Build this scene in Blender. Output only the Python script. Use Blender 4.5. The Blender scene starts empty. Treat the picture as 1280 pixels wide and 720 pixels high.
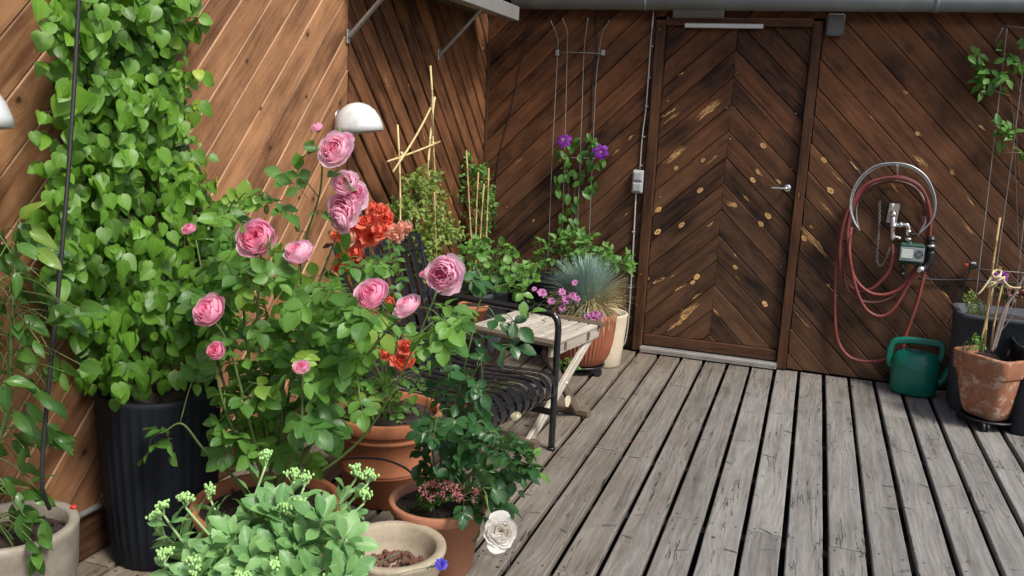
import bpy, math, random
import numpy as np
from mathutils import Vector, Matrix
random.seed(7); rng = np.random.default_rng(7)
PI = math.pi
scene = bpy.context.scene
COL = scene.collection
# ------------------------------------------------------------------ camera frame (solved from the vanishing points)
R_ = Vector((0.94354429, 0.32796378, 0.0465181)); U_ = Vector((-0.10646254, 0.16726712, 0.98014664)); F_ = Vector((-0.31367165, 0.9297642, -0.1927398))
FPX = 1092.257; EYE = Vector((0, 0, 1.6))
def ray(x, y): return R_*((x-640)/FPX) - U_*((y-360)/FPX) + F_
def at(x, y, Y): d = ray(x, y); return EYE + d*(Y/d.y)
def onx(x, y, X): d = ray(x, y); return EYE + d*(X/d.x)
def onz(x, y, z=0.0): d = ray(x, y); return EYE + d*((1.6-z)/-d.z)
def pj(v):
    v = Vector(v)-EYE; k = v.dot(F_); return (640+FPX*v.dot(R_)/k, 360-FPX*v.dot(U_)/k)
def inpoly(p, poly):
    x, y = p; c = False; n = len(poly)
    for i in range(n):
        x1, y1 = poly[i]; x2, y2 = poly[i-1]
        if (y1 > y) != (y2 > y) and x < (x2-x1)*(y-y1)/(y2-y1)+x1: c = not c
    return c
def inpolyrand(poly):
    xs = [p[0] for p in poly]; ys = [p[1] for p in poly]
    while True:
        p = (random.uniform(min(xs), max(xs)), random.uniform(min(ys), max(ys)))
        if inpoly(p, poly): return p
WY = 6.03; WX = -2.30   # the two wall planes

# ------------------------------------------------------------------ objects, names, tags
def tag(o, label=None, cat=None, group=None, kind=None):
    for k, v in (('label', label), ('category', cat), ('group', group), ('kind', kind)):
        if v: o[k] = v
    return o
def empty(name, loc, label, cat, group=None, rz=0):
    o = bpy.data.objects.new(name, None); COL.objects.link(o); o.location = loc; o.rotation_euler = (0, 0, rz)
    o.empty_display_size = .05
    return tag(o, label, cat, group)
def copy_tree(o, parent=None):
    c = o.copy(); COL.objects.link(c); c.parent = parent
    for ch in [x for x in bpy.data.objects if x.parent == o]: copy_tree(ch, c)
    return c

class MB:
    """collects geometry (world or local coordinates) and links it as one mesh object"""
    def __init__(s): s.v = []; s.f = []; s.uv = []; s.c = []; s.m = []; s.sm = []
    def face(s, idx, uvs=None, col=(.5, .5, .5), m=0, sm=True):
        s.f.append(tuple(idx)); s.uv.extend(uvs if uvs else [(0, 0)]*len(idx)); s.c.extend([col]*len(idx) if not isinstance(col, list) else col)
        s.m.append(m); s.sm.append(sm)
    def poly(s, pts, uvs=None, col=(.5, .5, .5), m=0, sm=False):
        b = len(s.v); s.v.extend([tuple(p) for p in pts]); s.face(range(b, b+len(pts)), uvs, col, m, sm)
    def grid(s, P, closed=False, col=(.5, .5, .5), m=0, uvs=None, sm=True, flip=False):
        """P[i][j] rows of points"""
        b = len(s.v); n = len(P); k = len(P[0])
        for row in P: s.v.extend([tuple(p) for p in row])
        for i in range(n-1):
            for j in range(k if closed else k-1):
                j2 = (j+1) % k
                q = [b+i*k+j, b+i*k+j2, b+(i+1)*k+j2, b+(i+1)*k+j]
                if uvs: uu = [uvs(i, j), uvs(i, j+1), uvs(i+1, j+1), uvs(i+1, j)]
                else: uu = [(j/k, i/n), ((j+1)/k, i/n), ((j+1)/k, (i+1)/n), (j/k, (i+1)/n)]
                if flip: q = q[::-1]; uu = uu[::-1]
                cc = [tuple(col(i, j)), tuple(col(i, j2)), tuple(col(i+1, j2)), tuple(col(i+1, j))] if callable(col) else col
                s.face(q, uu, cc, m, sm)
    def tube(s, pts, rad, n=8, col=(.5, .5, .5), m=0, cap=True, sq=None):
        pts = [Vector(p) for p in pts]
        if not hasattr(rad, '__len__'): rad = [rad]*len(pts)
        rows = []; ref = None; L = 0
        for i, p in enumerate(pts):
            t = (pts[min(i+1, len(pts)-1)]-pts[max(i-1, 0)])
            if t.length < 1e-9: t = Vector((0, 0, 1))
            t.normalize()
            if ref is None:
                ref = Vector((0, 0, 1)) if abs(t.z) < .9 else Vector((0, 1, 0))
            a = (ref - t*ref.dot(t)).normalized(); ref = a; b = t.cross(a)
            if sq:   # rectangular section sq=(w along b, h along a)
                w, h = sq; cr = min(w, h)*.22
                sec = [(w/2, h/2-cr), (w/2-cr, h/2), (-w/2+cr, h/2), (-w/2, h/2-cr), (-w/2, -h/2+cr), (-w/2+cr, -h/2), (w/2-cr, -h/2), (w/2, -h/2+cr)]
                rows.append([p+b*x+a*y for x, y in sec])
            else:
                rows.append([p+(a*math.cos(2*PI*j/n)+b*math.sin(2*PI*j/n))*rad[i] for j in range(n)])
        b0 = len(s.v); s.grid(rows, True, col, m, uvs=lambda i, j: (i*.1, j/ n), sm=not sq)
        k = len(rows[0])
        if cap:
            s.face([b0+j for j in range(k)][::-1], None, col, m, False); s.face([b0+(len(rows)-1)*k+j for j in range(k)], None, col, m, False)
    def box(s, c, size, rot=None, bev=0.0, col=(.5, .5, .5), m=0, ulong=None):
        """box with chamfered edges, uv in metres along the longest side"""
        sx, sy, sz = [q/2 for q in size]; c = Vector(c); rot = rot or Matrix.Identity(3)
        bev = min(bev, sx*.9, sy*.9, sz*.9)
        ax = ulong if ulong is not None else max(range(3), key=lambda i: size[i])
        oth = [i for i in range(3) if i != ax]
        off = (random.random()*9, random.random()*9)
        def uvof(p, nrm):
            k = max(range(3), key=lambda i: abs(nrm[i]))
            if k == ax: return (p[oth[0]]+off[0], p[oth[1]]+off[1])
            o2 = [i for i in oth if i != k][0]
            return (p[ax]+off[0], p[o2]+off[1]+k)
        V = {}
        fs = []
        if bev <= 0:
            for k in range(3):
                a, b = [i for i in range(3) if i != k]
                for sg in (-1, 1):
                    q = []
                    for u, w in ((-1, -1), (1, -1), (1, 1), (-1, 1)):
                        p = [0, 0, 0]; p[k] = sg*(sx, sy, sz)[k]; p[a] = u*(sx, sy, sz)[a]; p[b] = w*(sx, sy, sz)[b]; q.append(tuple(p))
                    n = [0, 0, 0]; n[k] = sg; fs.append((q, n))
        else:
            h = (sx, sy, sz)
            for k in range(3):
                a, b = [i for i in range(3) if i != k]
                for sg in (-1, 1):
                    q = []
                    for u, w in ((-1, -1), (1, -1), (1, 1), (-1, 1)):
                        p = [0, 0, 0]; p[k] = sg*h[k]; p[a] = u*(h[a]-bev); p[b] = w*(h[b]-bev); q.append(tuple(p))
                    n = [0, 0, 0]; n[k] = sg; fs.append((q, n))
                for s1 in (-1, 1):
                    for s2 in (-1, 1):
                        q = []
                        for (w, which) in ((-1, 0), (1, 0), (1, 1), (-1, 1)):
                            p = [0, 0, 0]; p[k] = w*(h[k]-bev)
                            p[a] = s1*(h[a]-(bev if which else 0)); p[b] = s2*(h[b]-(0 if which else bev)); q.append(tuple(p))
                        n = [0, 0, 0]; n[a] = s1; n[b] = s2*.99; fs.append((q, n))
            for s0 in (-1, 1):
                for s1 in (-1, 1):
                    for s2 in (-1, 1):
                        fs.append(([(s0*h[0], s1*(h[1]-bev), s2*(h[2]-bev)), (s0*(h[0]-bev), s1*h[1], s2*(h[2]-bev)), (s0*(h[0]-bev), s1*(h[1]-bev), s2*h[2])], [s0, s1, s2]))
        for q, n in fs:
            a = Vector(q[1])-Vector(q[0]); b = Vector(q[2])-Vector(q[1])
            if a.cross(b).dot(Vector(n)) < 0: q = q[::-1]
            idx = []
            for p in q:
                if p not in V: V[p] = len(s.v); s.v.append(tuple(c+rot @ Vector(p)))
                idx.append(V[p])
            s.face(idx, [uvof(p, n) for p in q], col, m, False)
    def lathe(s, prof, c=(0, 0, 0), n=48, col=(.5, .5, .5), m=0, mod=None, sm=True, sx=1, sy=1):
        c = Vector(c); rows = []
        for (r, z) in prof:
            rows.append([c+Vector(((r+(mod(j/n*2*PI, z, r) if mod else 0))*math.cos(2*PI*j/n)*sx, (r+(mod(j/n*2*PI, z, r) if mod else 0))*math.sin(2*PI*j/n)*sy, z)) for j in range(n)])
        s.grid(rows, True, col, m, uvs=lambda i, j: (j/n, prof[min(i, len(prof)-1)][1]), sm=sm)
    def ball(s, c, r, n=10, k=7, col=(.5, .5, .5), m=0, sc=(1, 1, 1), jit=0):
        c = Vector(c); rows = []
        for i in range(k+1):
            th = PI*i/k
            rows.append([c+Vector((math.sin(th)*math.cos(2*PI*j/n)*sc[0], math.sin(th)*math.sin(2*PI*j/n)*sc[1], math.cos(th)*sc[2]))*r*(1+random.uniform(-jit, jit)) for j in range(n)])
        s.grid(rows, True, col, m, flip=True)
    def batch(s, T, M, cols, sc=None, m=0):
        """instance a template (verts Nx3, faces, uvs per corner, zone per corner) by a list of 4x4 matrices, one colour each"""
        tv, tf, tuv = T
        tvh = np.c_[tv, np.ones(len(tv))]
        flat_uv = tuv
        for k, A in enumerate(M):
            b = len(s.v)
            P = tvh @ np.array(A).T
            s.v.extend(map(tuple, P[:, :3]))
            col = cols[k]
            for f in tf:
                s.f.append(tuple(i+b for i in f)); s.m.append(m); s.sm.append(True); s.c.extend([col]*len(f))
            s.uv.extend(flat_uv)
    def build(s, name, mats, parent=None, local=True):
        me = bpy.data.meshes.new(name)
        me.from_pydata(s.v, [], s.f)
        if not isinstance(mats, (list, tuple)): mats = [mats]
        for m in mats: me.materials.append(m)
        me.polygons.foreach_set('material_index', s.m); me.polygons.foreach_set('use_smooth', s.sm)
        uvl = me.uv_layers.new(name='UVMap'); uvl.data.foreach_set('uv', np.array(s.uv, dtype=np.float32).ravel())
        ca = me.color_attributes.new('rnd', 'FLOAT_COLOR', 'CORNER')
        c4 = np.ones((len(s.c), 4), dtype=np.float32); c4[:, :3] = np.array(s.c, dtype=np.float32)
        ca.data.foreach_set('color', c4.ravel())
        me.validate(); me.update()
        o = bpy.data.objects.new(name, me); COL.objects.link(o)
        if parent:
            o.parent = parent
            if not local:   # geometry given in world coordinates
                pm = Matrix.Translation(parent.location) @ parent.rotation_euler.to_matrix().to_4x4()
                o.matrix_parent_inverse = pm.inverted()
        return o

def spline(pts, n=8):
    """Catmull-Rom through pts"""
    P = [Vector(p) for p in pts]; P = [P[0]*2-P[1]]+P+[P[-1]*2-P[-2]]; out = []
    for i in range(1, len(P)-2):
        for k in range(n):
            t = k/n; a, b, c, d = P[i-1:i+3]
            out.append(.5*((2*b)+(c-a)*t+(2*a-5*b+4*c-d)*t*t+(3*b-a-3*c+d)*t**3))
    out.append(P[-2]); return out

# ------------------------------------------------------------------ material helper
class NT:
    def __init__(s, name):
        s.mat = bpy.data.materials.new(name); s.mat.use_nodes = True; s.t = s.mat.node_tree; s.t.nodes.clear()
        s.out = s.t.nodes.new('ShaderNodeOutputMaterial')
    def set(s, sock, v):
        if v is None: return
        if isinstance(v, bpy.types.NodeSocket): s.t.links.new(v, sock)
        elif isinstance(v, (tuple, list)):
            try: sock.default_value = tuple(v) if len(v) == len(sock.default_value) else (*v, 1)
            except TypeError: sock.default_value = v[0]
        else:
            try: sock.default_value = v
            except TypeError: sock.default_value = (v, v, v)
    def n(s, ty, props=None, **ins):
        nd = s.t.nodes.new('ShaderNode'+ty)
        for k, v in (props or {}).items(): setattr(nd, k, v)
        for k, v in ins.items(): s.set(nd.inputs[k.replace('_', ' ')], v)
        return nd
    def m(s, op, a, b=None, c=None, clamp=False):
        nd = s.t.nodes.new('ShaderNodeMath'); nd.operation = op; nd.use_clamp = clamp
        for i, v in enumerate((a, b, c)):
            if v is not None: s.set(nd.inputs[i], v)
        return nd.outputs[0]
    def mix(s, f, a, b, mode='MIX'):
        nd = s.t.nodes.new('ShaderNodeMix'); nd.data_type = 'RGBA'; nd.blend_type = mode
        s.set(nd.inputs[0], f); s.set(nd.inputs[6], a); s.set(nd.inputs[7], b); return nd.outputs[2]
    def rng(s, v, a, b, c=0, d=1, smooth=False):
        nd = s.t.nodes.new('ShaderNodeMapRange'); nd.clamp = True
        if smooth: nd.interpolation_type = 'SMOOTHSTEP'
        s.set(nd.inputs[0], v)
        for i, q in enumerate((a, b, c, d)): s.set(nd.inputs[i+1], q)
        return nd.outputs[0]
    def noise(s, vec, scale=5, detail=3, rough=.5, dist=0):
        nd = s.n('TexNoise', None, Vector=vec, Scale=scale, Detail=detail, Roughness=rough, Distortion=dist); return nd.outputs[0]
    def vec(s, x, y, z=0.0):
        nd = s.n('CombineXYZ', None, X=x, Y=y, Z=z); return nd.outputs[0]
    def sep(s, v):
        nd = s.n('SeparateXYZ', None, Vector=v); return nd.outputs
    def uv(s): return s.n('UVMap').outputs[0]
    def obj(s): return s.n('TexCoord').outputs['Object']
    def rnd(s):
        a = s.n('Attribute', {'attribute_name': 'rnd'}); return s.sep(a.outputs['Vector'])
    def rndc(s): return s.n('Attribute', {'attribute_name': 'rnd'}).outputs['Color']
    def bump(s, h, st=.3, d=.01, nrm=None):
        return s.n('Bump', None, Height=h, Strength=st, Distance=d, Normal=nrm).outputs[0]
    def bsdf(s, **k):
        nd = s.t.nodes.new('ShaderNodeBsdfPrincipled')
        for a, v in k.items(): s.set(nd.inputs[a.replace('_', ' ')], v)
        return nd.outputs[0]
    def done(s, sh): s.t.links.new(sh, s.out.inputs[0]); return s.mat

def simple(name, col, rough=.5, metal=0, var=.15, nscale=30, bump=.1, spec=.5, coat=0, dirt=None, dirtamt=.3):
    N = NT(name); o = N.obj()
    a = N.noise(o, nscale, 5, .6); b = N.noise(o, nscale*.2, 3, .6)
    k = N.rng(N.m('ADD', N.m('MULTIPLY', a, .5), N.m('MULTIPLY', b, .5)), .3, .7, 1-var, 1+var)
    c = N.mix(1.0, (*col, 1), N.vec(k, k, k), 'MULTIPLY')
    if dirt: c = N.mix(N.rng(N.noise(o, nscale*.35, 6, .7), .5, .72, 0, dirtamt), c, (*dirt, 1))
    return N.done(N.bsdf(Base_Color=c, Roughness=N.rng(a, .3, .7, rough*.85, min(1, rough*1.15)), Metallic=metal, Specular_IOR_Level=spec, Coat_Weight=coat,
                         Normal=N.bump(a, bump, .004)))

def wood(name, dark, light, kind, rough=.6, worn=(0.45, .25, .075), wornamt=1.0, zfade=None, edge=None, spec=.22, grey=None, gz=None):
    """planks: uv in metres (u along the grain); rnd = three random numbers per board"""
    N = NT(name); uv = N.sep(N.uv()); r = N.rnd()
    u = N.m('ADD', uv[0], N.m('MULTIPLY', r[0], 37.0)); v = N.m('ADD', uv[1], N.m('MULTIPLY', r[1], 13.0))
    wob = N.noise(N.vec(N.m('MULTIPLY', u, 1.3), N.m('MULTIPLY', v, 6.0), r[2]), 1, 2)
    ks = (2.3, 5.0) if kind == 'wall' else (2.4, 5.0)
    kx = N.m('MULTIPLY', u, ks[0]); ky = N.m('MULTIPLY', v, ks[1])
    vo = N.n('TexVoronoi', {'voronoi_dimensions': '2D'}, Vector=N.vec(kx, ky), Scale=1.0)
    kp = N.sep(vo.outputs['Position']); kr = N.sep(vo.outputs['Color'])
    dx = N.m('DIVIDE', N.m('SUBTRACT', kx, kp[0]), ks[0]); dy = N.m('DIVIDE', N.m('SUBTRACT', ky, kp[1]), ks[1])
    jit = N.m('MULTIPLY', N.m('SUBTRACT', N.noise(N.vec(N.m('MULTIPLY', u, 30), N.m('MULTIPLY', v, 60)), 1, 3), .5), .012)
    d = N.m('ADD', N.m('SQRT', N.m('ADD', N.m('POWER', N.m('MULTIPLY', dx, .72), 2), N.m('POWER', dy, 2))), jit)          # metres from the knot
    dl = N.m('ADD', N.m('SQRT', N.m('ADD', N.m('POWER', N.m('MULTIPLY', dx, .16), 2), N.m('POWER', dy, 2))), jit)         # long flame along the grain
    has = N.m('GREATER_THAN', kr[0], .45)
    kf = N.m('MULTIPLY', N.rng(d, 0, .06, 1, 0, True), has)
    w = N.m('ADD', N.m('ADD', N.m('MULTIPLY', v, 210.0), N.m('MULTIPLY', wob, 52.0)), N.m('MULTIPLY', kf, 16.0))
    ring = N.m('ADD', N.m('MULTIPLY', N.m('SINE', w), .5), .5)
    fib = N.noise(N.vec(N.m('MULTIPLY', u, 9.0), N.m('MULTIPLY', N.m('ADD', v, N.m('MULTIPLY', kf, .02)), 420.0), r[2]), 1, 4, .65)
    streak = N.noise(N.vec(N.m('MULTIPLY', u, 1.4), N.m('MULTIPLY', v, 28.0), r[2]), 1, 4, .6)
    blot = N.noise(N.vec(N.m('MULTIPLY', u, 2.0), N.m('MULTIPLY', v, 4.0), r[0]), 1.6, 4, .6)
    t = N.m('ADD', N.m('ADD', N.m('MULTIPLY', ring, .06), N.m('MULTIPLY', fib, .45)), N.m('ADD', N.m('MULTIPLY', streak, .65), N.m('MULTIPLY', N.m('SUBTRACT', blot, .5), .95)))
    t = N.m('ADD', t, N.m('MULTIPLY', N.m('SUBTRACT', r[2], .5), .22 if kind == 'wall' else .20))
    t = N.rng(t, .30, .92) if kind == 'wall' else N.rng(N.m('SUBTRACT', t, N.m('MULTIPLY', N.m('SUBTRACT', blot, .5), .45)), .25, .92)
    c = N.mix(t, (*dark, 1), (*light, 1))
    if kind == 'wall':
        oz = N.sep(N.obj())[2]
        if zfade:    # the eave shelters the top boards: less bleached there
            k = N.rng(oz, zfade[0], zfade[1], 1, 0, True)
            c = N.mix(N.m('MULTIPLY', k, .8), c, N.mix(t, (.012, .007, .005, 1), (.130, .068, .036, 1)))
            wa = N.m('MULTIPLY', N.rng(oz, zfade[0]-.1, zfade[1]+.35, 1, .0), wornamt)
        else: wa = wornamt
        size = N.m('MULTIPLY', N.rng(kr[1], 0, 1, .003, .017), wa)
        knot = N.m('MULTIPLY', N.rng(N.m('SUBTRACT', d, size), -.002, .001, 1, 0), has)
        flame = N.m('MULTIPLY', N.rng(N.m('SUBTRACT', dl, N.m('MULTIPLY', size, N.rng(kr[2], .35, 1, 0, .85))), -.003, .001, 1, 0), has)
        flame = N.m('MULTIPLY', flame, N.rng(fib, .38, .5))
        halo = N.m('MULTIPLY', N.rng(d, .005, .030, .9, 0), has)
        if edge:   # pale worn arrises along the joints and grey dirt clouds
            vv = uv[1]; e_ = N.m('MINIMUM', vv, N.m('SUBTRACT', edge, vv))
            c = N.mix(N.m('MULTIPLY', N.rng(e_, .001, .006, .5, 0), N.rng(streak, .35, .6)), c, (.62, .42, .27, 1))
            dn = N.noise(N.vec(N.m('MULTIPLY', u, 3.5), N.m('MULTIPLY', v, 9.0), r[1]), 1.2, 6, .7)
            c = N.mix(N.rng(dn, .56, .74, 0, .5), c, (.10, .050, .030, 1))
        c = N.mix(halo, c, N.mix(.5, c, (*[q*.35 for q in dark], 1)))
        kc = N.mix(N.rng(d, 0, .01), (.22, .10, .028, 1), (*worn, 1))
        c = N.mix(N.m('MULTIPLY', N.m('MAXIMUM', knot, flame), .9), c, N.mix(N.rng(fib, .3, .7), kc, (*[q*1.25 for q in worn], 1)))
        if edge: c = N.mix(N.m('MULTIPLY', N.rng(d, .005, .011, .9, 0), N.m('GREATER_THAN', kr[0], .3)), c, (.045, .020, .010, 1))
        rgh = rough; hgt = N.m('ADD', N.m('MULTIPLY', fib, .6), N.m('MULTIPLY', ring, .25))
        nb = N.bump(hgt, .35, .004)
    else:
        # cracks, dark knots, pale brows round them
        cr = N.noise(N.vec(N.m('MULTIPLY', u, .75), N.m('MULTIPLY', v, 15.0), r[1]), 1, 5, .62)
        crack = N.m('MULTIPLY', N.rng(N.m('ABSOLUTE', N.m('SUBTRACT', cr, .5)), .002, .009, 1, 0), N.rng(N.noise(N.vec(u, N.m('MULTIPLY', v, 5), r[0]), 1.3, 2), .50, .56))
        cr2 = N.noise(N.vec(N.m('MULTIPLY', u, 3.0), N.m('MULTIPLY', v, 90.0), r[0]), 1, 3, .6)
        crack = N.m('MAXIMUM', crack, N.m('MULTIPLY', N.rng(N.m('ABSOLUTE', N.m('SUBTRACT', cr2, .5)), 0, .014, .4, 0), N.rng(blot, .5, .62)))
        jb = N.m('MULTIPLY', N.m('SUBTRACT', N.noise(N.vec(N.m('MULTIPLY', u, 26), N.m('MULTIPLY', v, 38), r[0]), 1, 4, .65), .5), .026)
        ksz = N.rng(kr[1], 0, 1, 1.9, .75)
        dk = N.m('ADD', N.m('MULTIPLY', N.m('SQRT', N.m('ADD', N.m('POWER', N.m('MULTIPLY', N.m('ADD', dx, N.m('MULTIPLY', N.m('SUBTRACT', kr[2], .5), N.m('MULTIPLY', dy, 1.6))), 1.5), 2), N.m('POWER', N.m('MULTIPLY', dy, .42), 2))), ksz), jb)
        knot = N.m('MULTIPLY', N.m('MULTIPLY', N.rng(dk, .009, .018, 1, 0), N.m('GREATER_THAN', kr[0], .30)), N.rng(kr[2], .1, .6, .45, 1))
        brow = N.m('MULTIPLY', N.m('MULTIPLY', N.rng(dk, .014, .020), N.rng(dk, .046, .021)), N.m('MULTIPLY', N.m('GREATER_THAN', kr[0], .30), N.rng(dx, -.02, .02, .25, 1)))
        gr = N.noise(N.vec(N.m('MULTIPLY', u, 5), N.m('MULTIPLY', v, 60), r[1]), 1, 5, .75)
        c = N.mix(N.rng(gr, .56, .78, 0, .30), c, (*[q*.55 for q in dark], 1))
        c = N.mix(N.m('MULTIPLY', knot, .85), c, (*[q*.26 for q in dark], 1))
        c = N.mix(N.m('MULTIPLY', crack, .85), c, (.012, .011, .010, 1))
        if grey:   # browner and dirtier towards the pots
            ox = N.sep(N.obj())
            k = N.m('ADD', N.rng(N.m('ADD', ox[0], N.m('MULTIPLY', N.m('SUBTRACT', blot, .5), .8)), -1.3, -.1, .85, 0), N.rng(ox[1], 5.2, 6.0, 0, .35))
            c = N.mix(k, c, N.mix(1.0, c, (*grey, 1), 'MULTIPLY'))
        rgh = N.rng(fib, .3, .7, .62, .85); hgt = N.m('SUBTRACT', N.m('ADD', N.m('MULTIPLY', fib, .8), N.m('MULTIPLY', ring, .4)), N.m('MULTIPLY', crack, 2.0))
        nb = N.bump(hgt, .5, .004)
    return N.done(N.bsdf(Base_Color=c, Roughness=rgh, Specular_IOR_Level=spec, Normal=nb))

def leafmat(name, dark, light, back=None, rough=.42, vein=.35, trans=.28, gloss=.45, yellow=None, side=9.0):
    N = NT(name); uv = N.sep(N.uv()); r = N.rnd()
    x = N.m('ABSOLUTE', N.m('SUBTRACT', uv[0], .5))
    mid = N.rng(x, 0, .035, 1, 0)
    sv = N.m('SINE', N.m('MULTIPLY', N.m('SUBTRACT', uv[1], N.m('MULTIPLY', x, .75)), side*2*PI))
    sv = N.m('MULTIPLY', N.rng(sv, .72, 1.0, 0, 1), .6)
    vn = N.m('MAXIMUM', mid, sv)
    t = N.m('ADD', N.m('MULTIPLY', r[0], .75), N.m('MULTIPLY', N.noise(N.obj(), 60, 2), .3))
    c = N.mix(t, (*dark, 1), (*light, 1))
    if yellow: c = N.mix(N.rng(r[1], .80, 1.0, 0, .8), c, (*yellow, 1))
    c = N.mix(N.m('MULTIPLY', vn, vein), c, (*[min(1, q*1.5+.03) for q in light], 1))
    bk = back or tuple(q*.8+.03 for q in light)
    geo = N.n('NewGeometry')
    c = N.mix(geo.outputs['Backfacing'], c, N.mix(.6, c, (*bk, 1)))
    nb = N.bump(N.m('SUBTRACT', 1, vn), .25, .002)
    p = N.bsdf(Base_Color=c, Roughness=rough, Specular_IOR_Level=gloss, Normal=nb)
    tr = N.n('BsdfTranslucent', None, Color=N.mix(1.0, c, (1.5, 1.7, .7, 1), 'MULTIPLY'), Normal=nb).outputs[0]
    mx = N.n('MixShader', None, Fac=trans); N.t.links.new(p, mx.inputs[1]); N.t.links.new(tr, mx.inputs[2])
    return N.done(mx.outputs[0])

def petalmat(name, trans=.5, rough=.55):
    N = NT(name); c = N.rndc(); uv = N.sep(N.uv())
    vn = N.noise(N.vec(N.m('MULTIPLY', uv[0], 22), N.m('MULTIPLY', uv[1], 2.5)), 1, 2)
    c = N.mix(N.rng(vn, .4, .7, 0, .22), c, N.mix(1.0, c, (.85, .6, .7, 1), 'MULTIPLY'))
    p = N.bsdf(Base_Color=c, Roughness=rough, Specular_IOR_Level=.25, Normal=N.bump(vn, .15, .002))
    tr = N.n('BsdfTranslucent', None, Color=c).outputs[0]
    mx = N.n('MixShader', None, Fac=trans); N.t.links.new(p, mx.inputs[1]); N.t.links.new(tr, mx.inputs[2])
    return N.done(mx.outputs[0])

def terracotta(name, a, b, white=.0, rough=.75, scale=9, moss=0):
    N = NT(name); o = N.obj()
    n1 = N.noise(o, scale, 6, .65); n2 = N.noise(o, scale*9, 4, .6); n3 = N.noise(o, scale*1.7, 6, .7, .6)
    c = N.mix(N.rng(n1, .3, .7), (*a, 1), (*b, 1))
    c = N.mix(N.rng(n2, .35, .75, 0, .25), c, (*[q*.6 for q in a], 1))
    if white:
        c = N.mix(N.rng(n3, .52, .66, 0, white), c, (.58, .47, .36, 1)); c = N.mix(N.rng(N.noise(o, 5, 6, .75), .48, .68, 0, .65), c, (.16, .075, .045, 1))
        z = N.sep(o)[2]
        c = N.mix(N.m('MULTIPLY', N.rng(z, .02, .10, 1, 0), N.rng(n1, .3, .6, .3, .9)), c, (.30, .24, .17, 1))
        c = N.mix(N.rng(n1, .58, .72, 0, .7), c, (*[q*.35 for q in a], 1))
    return N.done(N.bsdf(Base_Color=c, Roughness=rough, Specular_IOR_Level=.3, Normal=N.bump(N.m('ADD', n2, n1), .25, .004)))

M = {}
M['wall_light'] = wood('sunbleached_boards', (.125, .055, .026), (.48, .245, .118), 'wall', worn=(.30, .13, .05), wornamt=.55, edge=.127)
M['wall_red'] = wood('reddish_boards', (.026, .011, .006), (.30, .130, .058), 'wall', worn=(.48, .25, .08), wornamt=.6)
M['wall_dark'] = wood('dark_stained_boards', (.019, .008, .0045), (.205, .082, .033), 'wall', zfade=(.75, 1.9), wornamt=.75, worn=(.42, .21, .065))
M['door'] = wood('dark_door_boards', (.018, .008, .0045), (.185, .073, .030), 'wall', zfade=(.75, 1.9), wornamt=.8, worn=(.45, .24, .07))
M['frame'] = wood('frame_timber', (.022, .010, .006), (.125, .055, .026), 'wall', wornamt=.3)
M['deck'] = wood('weathered_decking', (.086, .080, .072), (.335, .322, .300), 'deck', grey=(.80, .68, .54))
M['table'] = wood('weathered_table_wood', (.22, .19, .15), (.68, .62, .53), 'deck')
M['tabled'] = wood('dark_table_wood', (.07, .05, .035), (.20, .155, .115), 'deck')
M['gapdark'] = simple('dark_backing', (.012, .009, .007), .9)
M['ground'] = simple('shaded_subfloor', (.02, .018, .016), .9)
M['nail'] = simple('nail_heads', (.03, .026, .024), .6, .3)
M['screw'] = simple('bright_screws', (.55, .53, .5), .4, .8)
M['galv'] = simple('galvanised_steel', (.46, .47, .47), .42, .75, .2, 40)
M['alu'] = simple('aluminium_profile', (.62, .61, .58), .38, .7, .1)
M['zinc'] = simple('zinc_gutter', (.13, .145, .15), .5, .35, .2, 8)
M['gutter'] = simple('grey_gutter_paint', (.24, .27, .275), .5, .1, .2, 10)
M['wire'] = simple('grey_wire', (.30, .29, .27), .5, .5)
M['darkwire'] = simple('dark_cable', (.02, .02, .02), .5)
M['greyplastic'] = simple('grey_plastic', (.36, .37, .38), .5, 0, .08)
M['whitecable'] = simple('white_cable', (.55, .52, .47), .5, 0, .1)
M['darkgrey'] = simple('dark_grey_fitting', (.12, .125, .12), .5)
M['lampwhite'] = simple('white_enamel', (.68, .70, .69), .35, 0, .04, 12, .03, coat=.3, dirt=(.26, .28, .26), dirtamt=.7)
M['hose'] = simple('dusty_red_hose', (.22, .048, .040), .55, 0, .35, 9, dirt=(.085, .045, .038), dirtamt=.85)
M['hosedark'] = simple('brown_red_hose', (.095, .032, .024), .5, 0, .3, 14)
M['black'] = simple('black_plastic', (.015, .015, .017), .4)
M['blackmetal'] = simple('black_painted_steel', (.012, .013, .016), .24, 0, .1, 60, .03, coat=.5)
M['green'] = simple('green_plastic', (.004, .160, .105), .33, 0, .10, 6, .03, dirt=(.02, .10, .06), dirtamt=.35)
M['timer'] = simple('dark_green_housing', (.010, .055, .035), .4)
M['lcd'] = simple('grey_display', (.55, .60, .56), .25)
M['timerface'] = simple('grey_control_face', (.21, .25, .26), .4)
M['chrome'] = simple('chromed_fittings', (.72, .70, .66), .18, 1.0, .1)
M['plate'] = simple('beige_wall_plate', (.50, .47, .40), .5)
M['terra'] = terracotta('terracotta', (.33, .115, .052), (.43, .165, .082))
M['terra_s'] = terracotta('pale_terracotta', (.37, .155, .085), (.46, .21, .125))
M['terra_old'] = terracotta('weathered_terracotta', (.30, .115, .058), (.42, .20, .12), white=.9)
M['terra_fl'] = terracotta('fluted_terracotta', (.27, .085, .045), (.36, .13, .07))
M['cream'] = terracotta('cream_glaze', (.60, .50, .36), (.72, .64, .50), rough=.5)
M['stonebowl'] = terracotta('cream_stone', (.30, .25, .18), (.47, .40, .30), rough=.85)
M['concrete'] = terracotta('pale_grey_concrete', (.21, .18, .14), (.36, .325, .27), rough=.85)
M['soil'] = simple('potting_soil', (.030, .020, .014), .95, 0, .7, 90, .8)
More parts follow.
